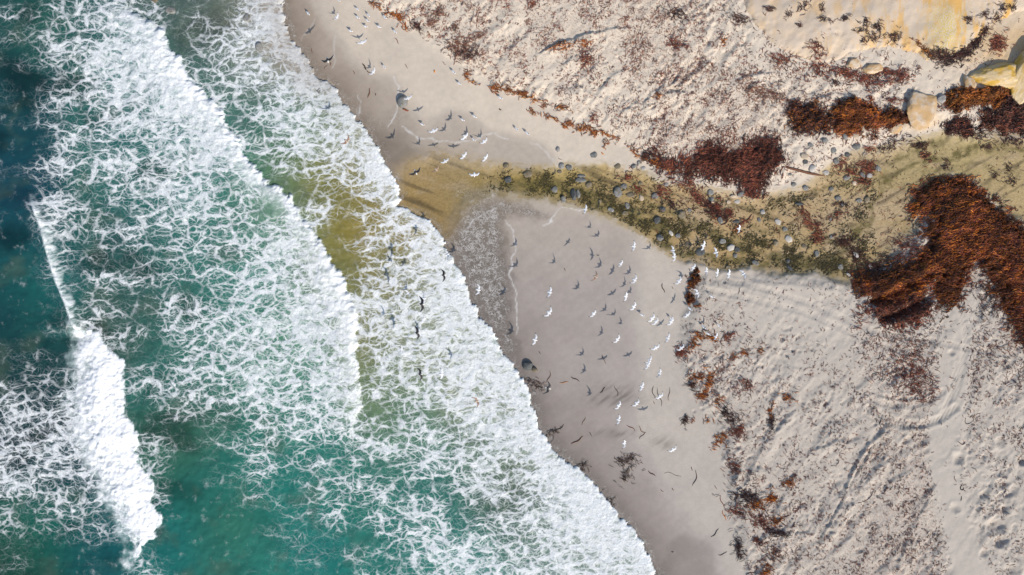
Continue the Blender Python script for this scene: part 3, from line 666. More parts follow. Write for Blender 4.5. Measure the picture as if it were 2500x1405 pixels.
ROCKS = Zm(1340, 360, 5.853, [
 (640, 112, 46, "grey", 1, .3), (185, 268, 42, "grey", 1, 0), (285, 287, 46, "grey", .85, .2), (150, 350, 32, "brown", .9, 0), (980, 275, 42, "brown", 1, 0),
 (1212, 272, 40, "grey", .8, -.7), (1286, 218, 30, "grey", .7, -.8), (1348, 302, 34, "pale", .9, .4), (465, 412, 58, "grey", .45, .1), (462, 470, 80, "grey", .45, .05), (78, 602, 46, "grey", 1, 0),
 (205, 745, 48, "grey", .8, 1.2), (352, 680, 88, "dark", .42, 1.5), (418, 665, 60, "grey", .5, 1.5), (575, 540, 50, "brown", .8, 0), (990, 640, 66, "grey", 1, 0),
 (1068, 556, 46, "grey", .8, 0), (1310, 515, 36, "brown", .9, .6), (1160, 682, 58, "brown", .7, .1), (1322, 722, 46, "tan", .7, 1.1), (1122, 840, 50, "grey", .7, 1.2),
 (882, 895, 45, "grey", .8, .4), (1092, 942, 46, "brown", .8, 0), (728, 775, 30, "brown", 1, 0), (1522, 692, 46, "grey", .8, .3), (1622, 882, 46, "dark", .8, .4), (1588, 1288, 58, "grey", .8, .8), (1552, 1040, 52, "dark", 1, 0)])
ROCKS += Zm(1580, 420, 5.853, [
 (268, 180, 38, "pale", .8, 0), (110, 345, 46, "grey", .9, 0), (500, 612, 62, "brown", .8, .2), (602, 548, 32, "grey", .9, 0), (912, 292, 44, "grey", 1, 0),
 (912, 388, 40, "grey", .8, 0), (932, 428, 44, "tan", .3, -.1), (1232, 352, 46, "tan", .5, 0), (1338, 322, 52, "grey", .8, -.5), (1282, 424, 42, "pale", .7, 0), (1162, 432, 30, "tan", 1, 0),
 (1038, 692, 50, "grey", .8, 1.2), (1652, 572, 42, "pale", .8, 1.1), (1600, 684, 40, "grey", .6, 1.4), (1270, 712, 52, "dark", .4, 0), (342, 882, 46, "pale", .5, 1.1), (436, 916, 38, "grey", 1, 0),
 (590, 1034, 56, "brown", .7, .2), (756, 1150, 62, "dark", .95, 0), (1080, 992, 50, "grey", .85, 0), (1200, 1086, 56, "pale", .8, 0), (1288, 1112, 42, "dark", 1, 0), (1256, 1192, 38, "grey", .9, 0), (1156, 1372, 36, "brown", 1, 0), (1548, 1302, 56, "grey", .7, .3)])
ROCKS += Zm(1860, 320, 5.853, [
 (905, 140, 42, "grey", .8, .5), (702, 204, 42, "grey", .7, .4), (606, 362, 56, "tan", .8, .5), (1022, 276, 52, "grey", .9, 1.0), (1346, 216, 58, "grey", .9, 0), (1222, 342, 42, "dark", .7, .6),
 (1062, 428, 46, "grey", .9, 0), (722, 532, 60, "pale", .9, .2), (622, 442, 42, "dark", .9, 0), (910, 592, 50, "pale", .7, .2), (398, 620, 28, "grey", .8, .4), (456, 768, 36, "grey", .9, 0), (622, 812, 52, "grey", .7, .8),
 (1434, 634, 52, "grey", .6, .9), (1542, 634, 52, "pale", .6, -.3), (1216, 672, 50, "grey", .7, -.3), (1330, 752, 42, "tan", .8, .4), (1658, 542, 46, "grey", .8, .9), (990, 832, 36, "grey", .9, 0),
 (1092, 964, 48, "grey", .7, .2), (1152, 1052, 36, "dark", .9, 0), (1382, 994, 46, "grey", .6, 0), (1502, 984, 42, "brown", 1, 0), (540, 1046, 60, "dark", .4, .1), (982, 1272, 32, "grey", .8, 1.1), (232, 1302, 52, "pale", .6, .7), (1185, 78, 60, "grey", .45, 1.1), (1332, 62, 42, "tan", 1, 0)])
ROCKS += Zm(1840, 500, 5.853, [
 (450, 352, 40, "grey", .9, 0), (498, 498, 56, "pale", .8, 1.2), (316, 546, 46, "brown", .9, 0), (722, 592, 42, "brown", .8, .3), (900, 702, 50, "grey", .8, 1.4), (1454, 714, 50, "pale", .6, 1.0),
 (1672, 892, 46, "pale", .7, 1.3), (1112, 462, 32, "grey", .9, 0), (1242, 892, 40, "grey", .9, .2), (1352, 1004, 42, "pale", .5, .6), (490, 802, 36, "dark", .9, 0), (510, 906, 50, "dark", .6, 1.0)])
ROCKS = [r for r in ROCKS]
# label the stream rocks by tone and order from the sea, reach by reach
reach = lambda a, b: ("stream mouth" if a < 1500 else "upper stream bank" if b < 470 and a < 1900 else "middle stream" if a < 1800 else "bank below the kelp heaps" if b < 450 else "inland stream")
bucket = {}
for r in ROCKS: bucket.setdefault((r[3], reach(r[0], r[1])), []).append(r)
WORD = {"grey": "grey", "pale": "pale grey", "tan": "tan", "dark": "near-black wet", "brown": "brown algae-stained"}
for (kind, where), items in bucket.items():
    items.sort()
    for n, (a, b, r, k, asp, rot) in enumerate(items):
        nm = "rock"
        o = rock_obj(nm, k, a, b, r, r*asp, -rot, r/PX*(1.0 if asp > .7 else .8)*random.uniform(.9, 1.25))
        big = "large " if r > 9.4 else "small " if r < 6.6 else ""
        if len(items) == 1: lab = "the only %s rock of the %s" % (WORD[k], where)
        else: lab = "%s%s rock, %s from the left of that colour, %s" % (big, WORD[k], ordinal(n+1), where)
        tag(o, lab, "rock", "rocks in the stream")
# rocks in the surf and on the wet sand
for (a, b, rx, ry, k, rot, hh, lab) in [
  (984, 250, 13, 13, "grey", 0, .55, "dark grey rock on upper wet sand with a gull beside it"), (788, 228, 25, 14, "grey", .5, .30, "broad flat grey rock half covered by swash foam at the upper shore"),
  (637, 117, 11, 10, "grey", 0, .6, "round grey rock standing in the thin foam at the top of the shore"), (606, 48, 10, 12, "grey", .6, .5, "small grey rock in the foam near the top edge of the picture"),
  (1288, 892, 14, 11, "dark", 0, .45, "black wet rock at the lower swash edge ringed by backwash"), (1305, 902, 9, 6, "brown", .5, .3, "small brown stone just right of the black rock at the swash edge"),
  (425, 32, 14, 10, "grey", .2, .55, "dark submerged rock between two waves at the top left"), (385, 8, 9, 9, "brown", .2, .4, "brown submerged rock at the top edge between two waves"),
  (1362, 366, 5, 6, "pale", 0, .22, "small pale stone on dry sand above the two round stream rocks"), (1236, 405, 7, 6, "brown", 0, .25, "small brown stone in the upper stream shallows near the mouth"), (1240, 440, 8, 8, "dark", 0, .3, "dark stone in the green weed of the stream mouth"),
  (1288, 426, 10, 9, "brown", 0, .3, "brown weed-covered stone on the stream's green weed bank")]:
    o = rock_obj("rock", k, a, b, rx, ry, -rot, hh, sink=.30)
    if (a, b) in ((637, 117), (606, 48), (788, 228), (425, 32), (385, 8)): o.location.z = 0.02 if a > 500 else -0.02
    tag(o, lab, "rock", "rocks along the shore")
# granite boulders at the top right
BMESH = [rock_mesh('boulder', 101+i*13, flat=.62, facets=15, sub=5, rnd=.16) for i in range(8)]
from mathutils import noise as mnoise
for i, me in enumerate(BMESH):
    for vt in me.vertices:
        q = vt.co+Vector((i*5.1, 0, 0)); vt.co *= 1+.10*mnoise.fractal(q*1.6, 1.0, 2.0, 4)+.03*mnoise.fractal(q*6.0, 1.0, 2.0, 3)
ROCK_SAVE = ROCK_MESH; ROCK_MESH = BMESH; ROCK_COPY = {}
for (a, b, rx, ry, k, rot, hh, idx, lab) in [
  (2250, 268, 42, 44, "granite", .5, 1.0, 5, "large tan granite boulder beside the rust-red kelp heaps"), (2185, 311, 19, 14, "granite", .3, .6, 1, "small tan boulder at the foot of the large granite one"),
  (2432, 188, 54, 30, "lichen", .05, 1.3, 0, "long boulder with a yellow lichen patch above the dark kelp"), (2502, 178, 34, 76, "lichen", -.35, 1.6, 2, "tall orange-yellow boulder cut off by the right edge"),
  (2364, 204, 15, 20, "granite", .2, .6, 3, "narrow tan boulder left of the lichen boulder"), (2332, 233, 11, 10, "pale", 0, .5, 6, "round pale cobble in the kelp, right one of two"), (2297, 242, 12, 9, "pale", 0, .45, 4, "round pale cobble beside the large granite boulder"),
  (2130, 170, 22, 14, "granite", .1, .5, 7, "low tan hump of rock among strands below the granite slab"), (2085, 155, 18, 12, "granite", .2, .4, 2, "small half-buried pale hump left of the tan hump")]:
    o = rock_obj("boulder", k, a, b, rx, ry, rot, hh, sink=.38, idx=idx); tag(o, lab, "boulder", "granite boulders")

# ------------------------------------------------------------------ low mounds: granite slab, kelp mats
def mound(name, poly, height, edge_px, step, mat, parent=None, rough=0.05, seed=1, freq=1.4, ragged=6.0, colour=None, lift=0.0, inset=0.0):
    P = np.array(poly, float)
    x0, y1 = from_px(P[:, 0].min()-10, P[:, 1].min()-10, .4); x1, y0 = from_px(P[:, 0].max()+10, P[:, 1].max()+10, .4)
    ax = np.arange(x0, x1, step); ay = np.arange(y0, y1, step); X, Y = np.meshgrid(ax, ay)
    g = ground(X, Y); uu, vv = to_px(X, Y, g)
    sd = sdist_poly(uu, vv, poly)+ragged*(fbm(X*1.3, Y*1.3, 4, seed)*1.0+0.6*fbm(X*5, Y*5, 2, seed+3))
    sd0 = sd; sd = sd-inset
    t = np.clip(sd/edge_px, 0, 1)
    Z = g+height*np.sqrt(np.clip(1-(1-t)**2, 0, 1))*(1+0.25*fbm(X*.4, Y*.4, 2, seed+5))+rough*(fbm(X*freq, Y*freq, 4, seed+9))*sstep(0, .4, t)-0.06*sstep(3, -6, sd)+lift
    f = grid_faces(len(ax), len(ay)); ok = (sd > -5).ravel()[f].all(1); f = f[ok]
    used = np.unique(f); rm = np.full(X.size, -1); rm[used] = np.arange(len(used))
    me = new_mesh(name, np.stack([X, Y, Z], -1).reshape(-1, 3)[used], rm[f])
    o = link(name, me, mat, parent)
    return o, (X, Y, Z, sd0)
SLAB = [(1812, -60), (1815, 0), (1822, 25), (1850, 62), (1880, 100), (1930, 132), (1990, 150), (2050, 148), (2090, 125), (2170, 112), (2240, 130), (2262, 148), (2300, 140), (2360, 115), (2420, 60), (2480, 30), (2560, 20), (2640, -50), (2630, -150), (2500, -230), (2300, -262), (2100, -250), (1930, -205), (1836, -130)]
M = NT("slab_granite")
pos = M.n("ShaderNodeNewGeometry").outputs[0]
a = M.noise(pos, .7, 6, .62); b = M.noise(pos, 9.0, 5, .7); c = M.noise(M.vmath('MULTIPLY', pos, (1.6, .55, 0)), .5, 5, .68)
col = M.mix(M.ramp(a, .3, .72), (.60, .47, .335), (.56, .465, .37))
col = M.mix(M.ramp(b, .5, .78, 0, .32), col, (.47, .35, .24))
lich = M.n("ShaderNodeMapping", {"Vector": pos, "Location": (0, 0, 0)}).outputs[0]
dv = M.vmath('MULTIPLY', M.vmath('SUBTRACT', pos, (34.6, 20.4, 0)), (.42, .22, 0))
near_l = M.ramp(M.n("ShaderNodeVectorMath", {0: dv}, operation='LENGTH').outputs[1], 1.1, 0.0)
col = M.mix(M.math('MULTIPLY', near_l, M.ramp(b, .44, .60)), col, (.55, .41, .06))
ex = M.n('ShaderNodeSeparateXYZ', {0: pos}).outputs[0]
col = M.mix(M.math('MULTIPLY', M.ramp(c, .46, .66), M.ramp(ex, 20.0, 38.0, .25, 1.0)), col, (.62, .36, .10))
M.put(M.b.inputs["Base Color"], col); M.put(M.b.inputs["Roughness"], .85)
M.put(M.b.inputs["Normal"], M.bump(M.math('ADD', M.math('MULTIPLY', b, .5), a), .5, .08))
slab, _sg = mound("granite_slab", SLAB, 0.45, 110, 0.12, M.m, rough=0.05, seed=301, freq=.5, ragged=7)
beach_ground = ground
def ground(x, y):
    x = np.asarray(x, float); y = np.asarray(y, float)
    X, Y, Z, sd = _sg; ax, ay = X[0], Y[:, 0]; st = ax[1]-ax[0]
    ix = np.clip(((x-ax[0])/st+.5).astype(int), 0, len(ax)-1); iy = np.clip(((y-ay[0])/st+.5).astype(int), 0, len(ay)-1)
    ins = (x >= ax[0]) & (x <= ax[-1]) & (y >= ay[0]) & (y <= ay[-1]) & (sd[iy, ix] > 0)
    g = beach_ground(x, y)
    return np.where(ins, np.maximum(Z[iy, ix], g), g)
tag(slab, "broad tan granite slab with yellow lichen at the top right", "rock slab")

# ------------------------------------------------------------------ kelp
M = NT("kelp_material")
kc = M.attr("col", True); pos = M.n("ShaderNodeNewGeometry").outputs[0]
kn = M.noise(pos, 16.0, 3, .6, '3D')
M.put(M.b.inputs["Base Color"], M.mix(M.ramp(kn, .35, .7, 0, .45), kc, M.mix(1.0, kc, (.5, .42, .4), 'MULTIPLY')))
M.put(M.b.inputs["Roughness"], .55); kelp_mat = M.m
M = NT("kelp_mat_material")
pos = M.n("ShaderNodeNewGeometry").outputs[0]
a = M.noise(pos, 1.1, 5, .65); b = M.noise(pos, 14.0, 5, .75, '3D')
col = M.mix(M.ramp(a, .35, .68), (.060, .024, .016), (.20, .066, .022))
col = M.mix(M.ramp(b, .50, .72, 0, .8), col, (.30, .105, .030)); col = M.mix(M.ramp(b, .48, .34, 0, .8), col, (.022, .012, .010))
M.put(M.b.inputs["Base Color"], col); M.put(M.b.inputs["Roughness"], .7)
M.put(M.b.inputs["Normal"], M.bump(b, .9, .12)); kelpbase_mat = M.m
PAL = {"rust": [(.55, .185, .022), (.40, .120, .018), (.26, .072, .018), (.12, .036, .016)],
       "red": [(.26, .075, .042), (.18, .055, .036), (.33, .105, .05), (.10, .040, .030)],
       "dark": [(.055, .026, .022), (.085, .034, .026), (.12, .045, .03), (.035, .018, .016)],
       "orange": [(.46, .17, .022), (.36, .11, .018), (.25, .075, .018), (.12, .045, .02)],
       "dry": [(.26, .115, .072), (.19, .095, .065), (.33, .14, .08), (.17, .12, .095)],
       "wet": [(.085, .05, .036), (.06, .032, .026), (.15, .07, .04), (.05, .036, .03)],
       "green": [(.115, .09, .026), (.07, .06, .018), (.17, .13, .045), (.045, .042, .018)]}
def pick(pal, n):
    P = np.array(PAL[pal]); c = P[rng.integers(0, len(P), n)]
    return c*rng.uniform(.75, 1.25, (n, 1))
def strand_mesh(name, x, y, head, length, width, curl, cols, lift=None, zfun=ground, K=5, arch=0.0, wig=0.35):
    n = len(x); t = np.linspace(-.5, .5, K)
    th = head[:, None]+curl[:, None]*t[None, :]+wig*np.sin(t[None, :]*7+head[:, None]*9)
    seg = length[:, None]/(K-1)
    dx = np.cos(th)*seg; dy = np.sin(th)*seg
    X = np.cumsum(dx, 1); Y = np.cumsum(dy, 1); X = x[:, None]+X-X.mean(1, keepdims=True); Y = y[:, None]+Y-Y.mean(1, keepdims=True)
    Z = zfun(X, Y)+0.004
    if lift is not None: Z = Z+lift[:, None]
    Z = Z+arch*length[:, None]*np.abs(np.sin(t[None, :]*4+head[:, None]*5))
    w = width[:, None]*(1-0.75*np.abs(2*t[None, :])**3)
    nx, ny = -np.sin(th), np.cos(th)
    V = np.zeros((n, K, 3, 3), np.float32)
    V[:, :, 0] = np.stack([X+nx*w*.5, Y+ny*w*.5, Z], -1); V[:, :, 1] = np.stack([X-nx*w*.5, Y-ny*w*.5, Z], -1); V[:, :, 2] = np.stack([X, Y, Z+w*.75], -1)
    base = (np.arange(n)*K*3)[:, None, None]+(np.arange(K-1)*3)[None, :, None]
    f = []
    for (p, q) in ((0, 2), (2, 1)):
        f.append(np.concatenate([base+p, base+q, base+3+q, base+3+p], -1))
    Fc = np.stack(f, 2).reshape(-1, 4)
    me = new_mesh(name, V.reshape(-1, 3), Fc, smooth=False)
    attr_c(me, "col", np.repeat(cols, K*3, 0)); me.materials.append(kelp_mat)
    return me
def sampler(X, Y, Z):
    ax, ay = X[0], Y[:, 0]
    def f(x, y):
        ix = np.clip(((x-ax[0])/(ax[1]-ax[0])).astype(int), 0, len(ax)-1); iy = np.clip(((y-ay[0])/(ay[1]-ay[0])).astype(int), 0, len(ay)-1)
        ins = (x >= ax[0]) & (x <= ax[-1]) & (y >= ay[0]) & (y <= ay[-1])
        return np.where(ins, np.maximum(Z[iy, ix], ground(x, y)), ground(x, y))
    return f
def heap(label, poly, height, edge, n, pal, pal2, wid=(.03, .07), leng=(.25, .7), spill=10.0, seed=1, head=None, share=.3, inset=0.0):
    P = np.array(poly, float); cx, cy, cz = drop(P[:, 0].mean(), P[:, 1].mean())
    root = empty("kelp_heap", (0, 0, 0)); tag(root, label, "kelp heap", "heaps of washed-up kelp")
    o, (X, Y, Z, sd) = mound("kelp_mat", poly, height, edge, 0.10, kelpbase_mat, root, rough=0.14, seed=seed, freq=1.8, ragged=22.0, inset=inset)
    zf = sampler(X, Y, Z)
    w = np.clip((sd+spill)/(spill+6), 0, 1)**2.0; w = w.ravel()/w.sum()
    i = rng.choice(X.size, n, p=w); st = X[0, 1]-X[0, 0]
    x = X.ravel()[i]+rng.uniform(-st, st, n); y = Y.ravel()[i]+rng.uniform(-st, st, n)
    hd = rng.uniform(0, 2*math.pi, n) if head is None else rng.normal(head, .55, n)
    c = np.where((rng.random(n) < share)[:, None], pick(pal2, n), pick(pal, n))
    patch = sstep(-.25, .35, fbm(x*.5, y*.5, 3, seed+77))[:, None]
    c = c*(0.6+0.6*patch)
    me = strand_mesh("strands", x, y, hd, rng.uniform(*leng, n), rng.uniform(*wid, n), rng.normal(0, 1.3, n), c, rng.uniform(0, .10, n)*w[i]/w.max(), zf, arch=.10)
    s_ = link("strands", me, parent=root); s_["kind"] = "stuff"
    return root
heap("wide dark red kelp heap on the sand above the middle stream, pointed at the bottom", [(1600, 392), (1650, 402), (1700, 396), (1720, 372), (1748, 362), (1780, 385), (1820, 368), (1850, 352), (1886, 352), (1902, 375), (1884, 412), (1860, 440), (1850, 470), (1832, 472), (1808, 440), (1780, 425), (1745, 432), (1705, 420), (1655, 415)], .12, 22, 3600, "red", "dark", spill=34, seed=401, inset=11)
heap("dark brown kelp heap left of the rust-orange one, below scattered strands", [(1925, 272), (1950, 258), (1985, 262), (2015, 280), (2025, 300), (2010, 318), (1980, 322), (1950, 312), (1932, 295)], .20, 16, 1300, "dark", "rust", spill=24, seed=411, inset=5)
heap("rust-orange kelp heap left of the large granite boulder", [(2042, 262), (2062, 248), (2100, 255), (2125, 268), (2160, 275), (2200, 282), (2208, 294), (2188, 308), (2150, 312), (2132, 325), (2100, 316), (2062, 328), (2038, 316), (2036, 290)], .26, 16, 2300, "rust", "red", spill=16, seed=421)
heap("orange kelp heap under the lichen boulder", [(2312, 252), (2328, 224), (2362, 220), (2400, 222), (2448, 214), (2462, 228), (2440, 248), (2392, 258), (2345, 266)], .24, 14, 1500, "orange", "rust", spill=14, seed=431)
heap("near-black wet kelp mass at the right edge above the stream", [(2390, 285), (2425, 268), (2445, 245), (2470, 215), (2490, 205), (2560, 190), (2560, 330), (2500, 330), (2450, 322), (2400, 318)], .16, 20, 1300, "dark", "red", spill=10, seed=441)
heap("dark kelp patch in the stream just left of the near-black mass", [(2300, 315), (2330, 292), (2362, 296), (2382, 318), (2370, 332), (2330, 328)], .12, 14, 360, "dark", "red", spill=10, seed=445)
heap("huge rust-brown kelp bank spreading from the stream to the right edge", [(2232, 520), (2240, 470), (2285, 446), (2345, 438), (2372, 462), (2400, 485), (2452, 528), (2510, 585), (2580, 640), (2580, 880), (2510, 840), (2475, 785), (2446, 722), (2414, 662), (2385, 636), (2356, 652), (2345, 700), (2334, 738), (2300, 742), (2285, 715), (2292, 680), (2262, 690), (2232, 715), (2180, 738), (2148, 732), (2128, 708), (2090, 702), (2092, 680), (2150, 668), (2210, 650), (2262, 618), (2275, 580), (2262, 556), (2285, 545), (2262, 525)], .34, 26, 15000, "rust", "red", spill=34, seed=451, share=.45, head=.55, inset=5)
heap("thin kelp scatter with dark trenches left of the huge kelp bank", [(2120, 740), (2160, 730), (2200, 726), (2240, 712), (2262, 735), (2270, 760), (2240, 790), (2190, 800), (2150, 780)], .03, 20, 900, "red", "dark", spill=26, seed=461)
heap("slim curved rust kelp heap at the edge of the wet sand", [(1684, 668), (1704, 664), (1702, 680), (1692, 702), (1694, 726), (1698, 742), (1684, 744), (1678, 712)], .14, 8, 420, "rust", "dark", wid=(.03, .06), leng=(.12, .35), spill=3, seed=471)

# scattered clumps: (u, v, half length, half width, angle, strands, palette)
CLUMPS = [(918, 12, 26, 7, .5, 60, "orange"), (948, 32, 16, 8, .2, 60, "orange"), (978, 40, 16, 10, .6, 90, "rust"), (988, 62, 14, 7, .9, 40, "rust"), (1016, 62, 12, 7, .8, 70, "dark"), (1072, 32, 13, 14, 0, 80, "dry"), (1055, 56, 12, 9, 0, 60, "dry"), (1112, 70, 9, 9, 0, 50, "dry"),
 (1120, 118, 34, 26, .4, 260, "dry"), (1140, 130, 30, 12, .1, 120, "dark"), (1162, 90, 30, 9, -.4, 90, "dry"), (1140, 178, 6, 13, 0, 40, "orange"), (1152, 198, 16, 5, .5, 30, "orange"), (1206, 214, 12, 10, .4, 70, "rust"), (1240, 220, 26, 7, .25, 120, "orange"), (1280, 232, 24, 7, .3, 100, "orange"), (1306, 245, 9, 6, .5, 30, "rust"), (1328, 255, 9, 12, .2, 36, "orange"), (1376, 263, 18, 6, .3, 50, "orange"),
 (1300, 272, 18, 6, .8, 36, "orange"), (1340, 284, 22, 5, .25, 50, "orange"), (1374, 302, 16, 5, .6, 30, "orange"), (1388, 300, 10, 8, .3, 44, "rust"), (1414, 312, 16, 9, .3, 70, "orange"), (1436, 312, 12, 8, .5, 50, "orange"), (1452, 326, 8, 8, .6, 44, "rust"), (1472, 322, 12, 6, .4, 36, "orange"), (1500, 336, 16, 6, .4, 40, "orange"), (1480, 350, 10, 8, .5, 24, "orange"), (1546, 365, 16, 8, .8, 40, "orange"), (1450, 290, 10, 10, 0, 44, "red"),
 (1370, 116, 30, 12, -.1, 110, "rust"), (1428, 150, 16, 16, 0, 130, "red"), (1424, 110, 14, 7, 0, 50, "rust"), (1602, 236, 8, 10, .5, 40, "orange"), (1765, 102, 8, 6, .5, 36, "rust"), (1300, 12, 14, 12, .6, 60, "red"), (1650, 110, 26, 14, .3, 90, "red"), (1650, 38, 24, 14, .4, 110, "dark"), (1800, 50, 24, 16, .5, 90, "dark"),
 (1870, 30, 10, 8, .3, 36, "dark"), (1916, 44, 6, 8, .7, 18, "dark"), (1952, 26, 16, 10, -.5, 44, "dark"), (1996, 32, 5, 7, .2, 20, "dark"), (1944, 70, 7, 5, .3, 22, "dark"), (1996, 56, 7, 5, .2, 16, "dark"), (2048, 55, 12, 6, -.4, 30, "dark"), (2018, 62, 6, 4, .5, 12, "dark"), (2100, 64, 12, 10, .3, 36, "dark"), (2128, 76, 12, 14, .7, 60, "dark"), (2090, 84, 14, 5, -.2, 24, "dark"), (2120, 100, 14, 10, .4, 50, "dark"), (2172, 98, 18, 10, .2, 70, "dark"), (2096, 104, 8, 8, .3, 20, "dark"),
 (2346, 60, 12, 10, .3, 40, "dark"), (2388, 46, 14, 12, -.4, 36, "dark"), (2430, 34, 16, 10, -.5, 44, "dark"), (2456, 28, 8, 12, -.3, 24, "dark"), (2420, 56, 12, 8, 0, 30, "dark"), (2270, 140, 14, 10, .3, 100, "dark"), (2300, 148, 26, 16, .2, 260, "dark"), (2340, 138, 26, 12, -.3, 220, "dark"), (2372, 112, 20, 10, -.7, 140, "dark"), (2392, 84, 18, 8, -.9, 90, "dark"), (2424, 112, 18, 22, .4, 260, "red"), (2240, 125, 24, 5, .7, 80, "orange"),
 (2060, 182, 30, 12, .3, 180, "red"), (2110, 200, 36, 14, .3, 240, "red"), (2190, 190, 40, 16, -.3, 260, "red"), (2150, 180, 30, 10, -.1, 130, "red"), (2000, 170, 34, 22, .3, 200, "red"), (1900, 150, 40, 20, .5, 180, "red"), (1985, 125, 24, 14, .4, 90, "red"), (1870, 232, 60, 22, .3, 320, "dry"), (2180, 248, 26, 8, .1, 60, "red"), (2035, 205, 10, 8, .8, 36, "dark"), (2300, 262, 30, 14, .2, 90, "red"),
 (1692, 842, 10, 22, .5, 100, "rust"), (1662, 862, 12, 16, .3, 110, "red"), (1706, 822, 14, 10, .6, 60, "rust"), (1736, 826, 18, 8, .5, 80, "rust"), (1776, 822, 16, 12, -.4, 80, "red"), (1812, 862, 10, 8, .2, 50, "rust"), (1786, 872, 10, 8, .3, 36, "rust"), (1854, 856, 5, 7, 0, 30, "orange"), (1704, 918, 28, 10, -.2, 120, "rust"), (1732, 930, 10, 26, .4, 150, "rust"), (1716, 964, 14, 10, -.3, 110, "rust"), (1690, 940, 10, 16, 0, 60, "dark"), (1776, 1010, 26, 16, .8, 130, "dark"), (1756, 980, 8, 16, .5, 50, "rust"),
 (1762, 1072, 10, 22, .6, 120, "rust"), (1800, 1052, 20, 22, .6, 150, "red"), (1880, 1000, 7, 12, .2, 60, "rust"), (1882, 1030, 6, 16, 0, 60, "dark"), (1918, 970, 16, 10, .2, 60, "rust"), (1822, 940, 22, 14, .7, 80, "red"), (1790, 1140, 18, 20, .3, 110, "red"), (1820, 1215, 34, 20, .2, 220, "dark"), (1846, 1232, 30, 10, -.2, 140, "rust"), (1884, 1218, 14, 12, -.3, 140, "rust"), (1800, 1250, 22, 14, .5, 110, "red"), (1920, 1178, 18, 8, -.3, 90, "rust"), (1858, 1272, 26, 22, .6, 150, "red"), (1895, 1272, 16, 10, -.4, 90, "rust"), (1808, 1345, 10, 26, -.3, 110, "dark"), (1852, 1322, 18, 8, .4, 70, "red"), (1870, 1392, 14, 22, .2, 130, "rust"), (1900, 1300, 22, 8, .2, 90, "dark"), (1890, 1350, 26, 26, .5, 140, "dry"),
 (1676, 1026, 6, 12, .1, 40, "dark"), (1694, 1030, 4, 10, .2, 14, "red"), (1728, 1030, 7, 7, 0, 22, "rust"), (1530, 1130, 26, 12, .2, 80, "wet"), (1528, 1165, 12, 18, .3, 60, "wet"), (1545, 1120, 20, 8, -.1, 40, "wet"), (1305, 942, 20, 14, .2, 70, "wet"), (1345, 1062, 26, 8, -.4, 40, "wet"), (1420, 1150, 14, 24, .5, 60, "wet"), (1490, 1235, 12, 16, .4, 50, "wet"),
 (2140, 700, 40, 20, -.2, 200, "red"), (2210, 830, 60, 20, .2, 160, "dry"), (2215, 880, 46, 34, .6, 280, "red"), (2230, 930, 60, 34, .2, 320, "red"), (2400, 720, 40, 60, .2, 240, "dark"), (2420, 870, 60, 70, .3, 260, "dry"), (2096, 770, 18, 30, .3, 90, "red"), (2290, 590, 20, 12, .2, 60, "dark"), (2210, 600, 36, 22, .3, 170, "red"), (2170, 640, 30, 16, -.2, 120, "dark"), (2245, 640, 30, 16, -.5, 120, "red"), (2060, 590, 24, 16, .1, 150, "dark"), (2095, 625, 30, 18, .2, 140, "dark"), (2125, 660, 30, 14, -.3, 150, "dark"), (1985, 545, 26, 18, .6, 150, "red"), (1998, 580, 14, 14, .3, 110, "red"), (1964, 520, 20, 16, .9, 60, "red"), (2045, 525, 24, 12, -.4, 50, "red"), (2055, 500, 20, 8, .2, 50, "dark"), (2080, 420, 16, 8, .2, 50, "red"), (2120, 410, 24, 16, .3, 170, "red"), (2105, 440, 20, 16, .8, 110, "red"), (2245, 355, 20, 9, -.2, 90, "dark"), (2262, 378, 14, 18, -.6, 90, "red"), (2310, 400, 10, 16, .2, 30, "dark"), (2180, 350, 40, 14, -.4, 120, "dark"), (2125, 365, 16, 8, .1, 50, "red"), (2050, 400, 16, 20, .3, 90, "red"),
 (1700, 480, 40, 12, .6, 150, "red"), (1740, 505, 26, 10, .5, 130, "dark"), (1755, 525, 40, 7, .35, 130, "dark"), (1752, 510, 14, 26, .2, 120, "red"), (1620, 470, 20, 18, .2, 130, "red"), (1680, 445, 18, 10, .3, 60, "red"), (1780, 520, 16, 12, .3, 70, "red"), (1640, 500, 20, 12, .6, 70, "dark"), (1812, 545, 20, 10, -.4, 46, "red"), (1806, 562, 8, 12, .1, 40, "orange"), (1560, 460, 16, 10, .5, 46, "red"), (1535, 432, 10, 12, .3, 60, "red"),
 (1600, 400, 30, 10, .5, 140, "rust"), (1580, 378, 10, 20, .6, 120, "dark"), (2390, 330, 30, 14, .1, 110, "dark"), (2470, 345, 24, 10, .2, 80, "dark"), (2360, 455, 16, 8, .3, 36, "dark"), (2430, 430, 10, 12, .4, 30, "dark"), (2470, 445, 16, 10, .2, 36, "dark"), (2462, 410, 8, 14, .2, 26, "dark"), (2410, 360, 18, 6, .2, 40, "dark")]
cl_zone = lambda a, b: ("the upper tide line" if (a < 1560 and 190 < b < 380) or a < 1040 or (a < 1240 and b > 165) else "the upper dry sand" if a < 1830 and b < 300 else "the granite slab" if b < 160 else "sand under the slab" if b < 275 else "the stream" if b < 600 or (b < 690 and a > 1950) else "the wet sand" if (a < 1600 or (a < 1740 and b > 1010)) else "the lower tide line" if a < 1950 else "the lower right sand")
CW = {"orange": "orange", "rust": "rust-brown", "red": "dark red", "dark": "blackish", "dry": "dry brown", "wet": "wet dark brown"}
buck = {}
for c in CLUMPS: buck.setdefault((c[6], cl_zone(c[0], c[1])), []).append(c)
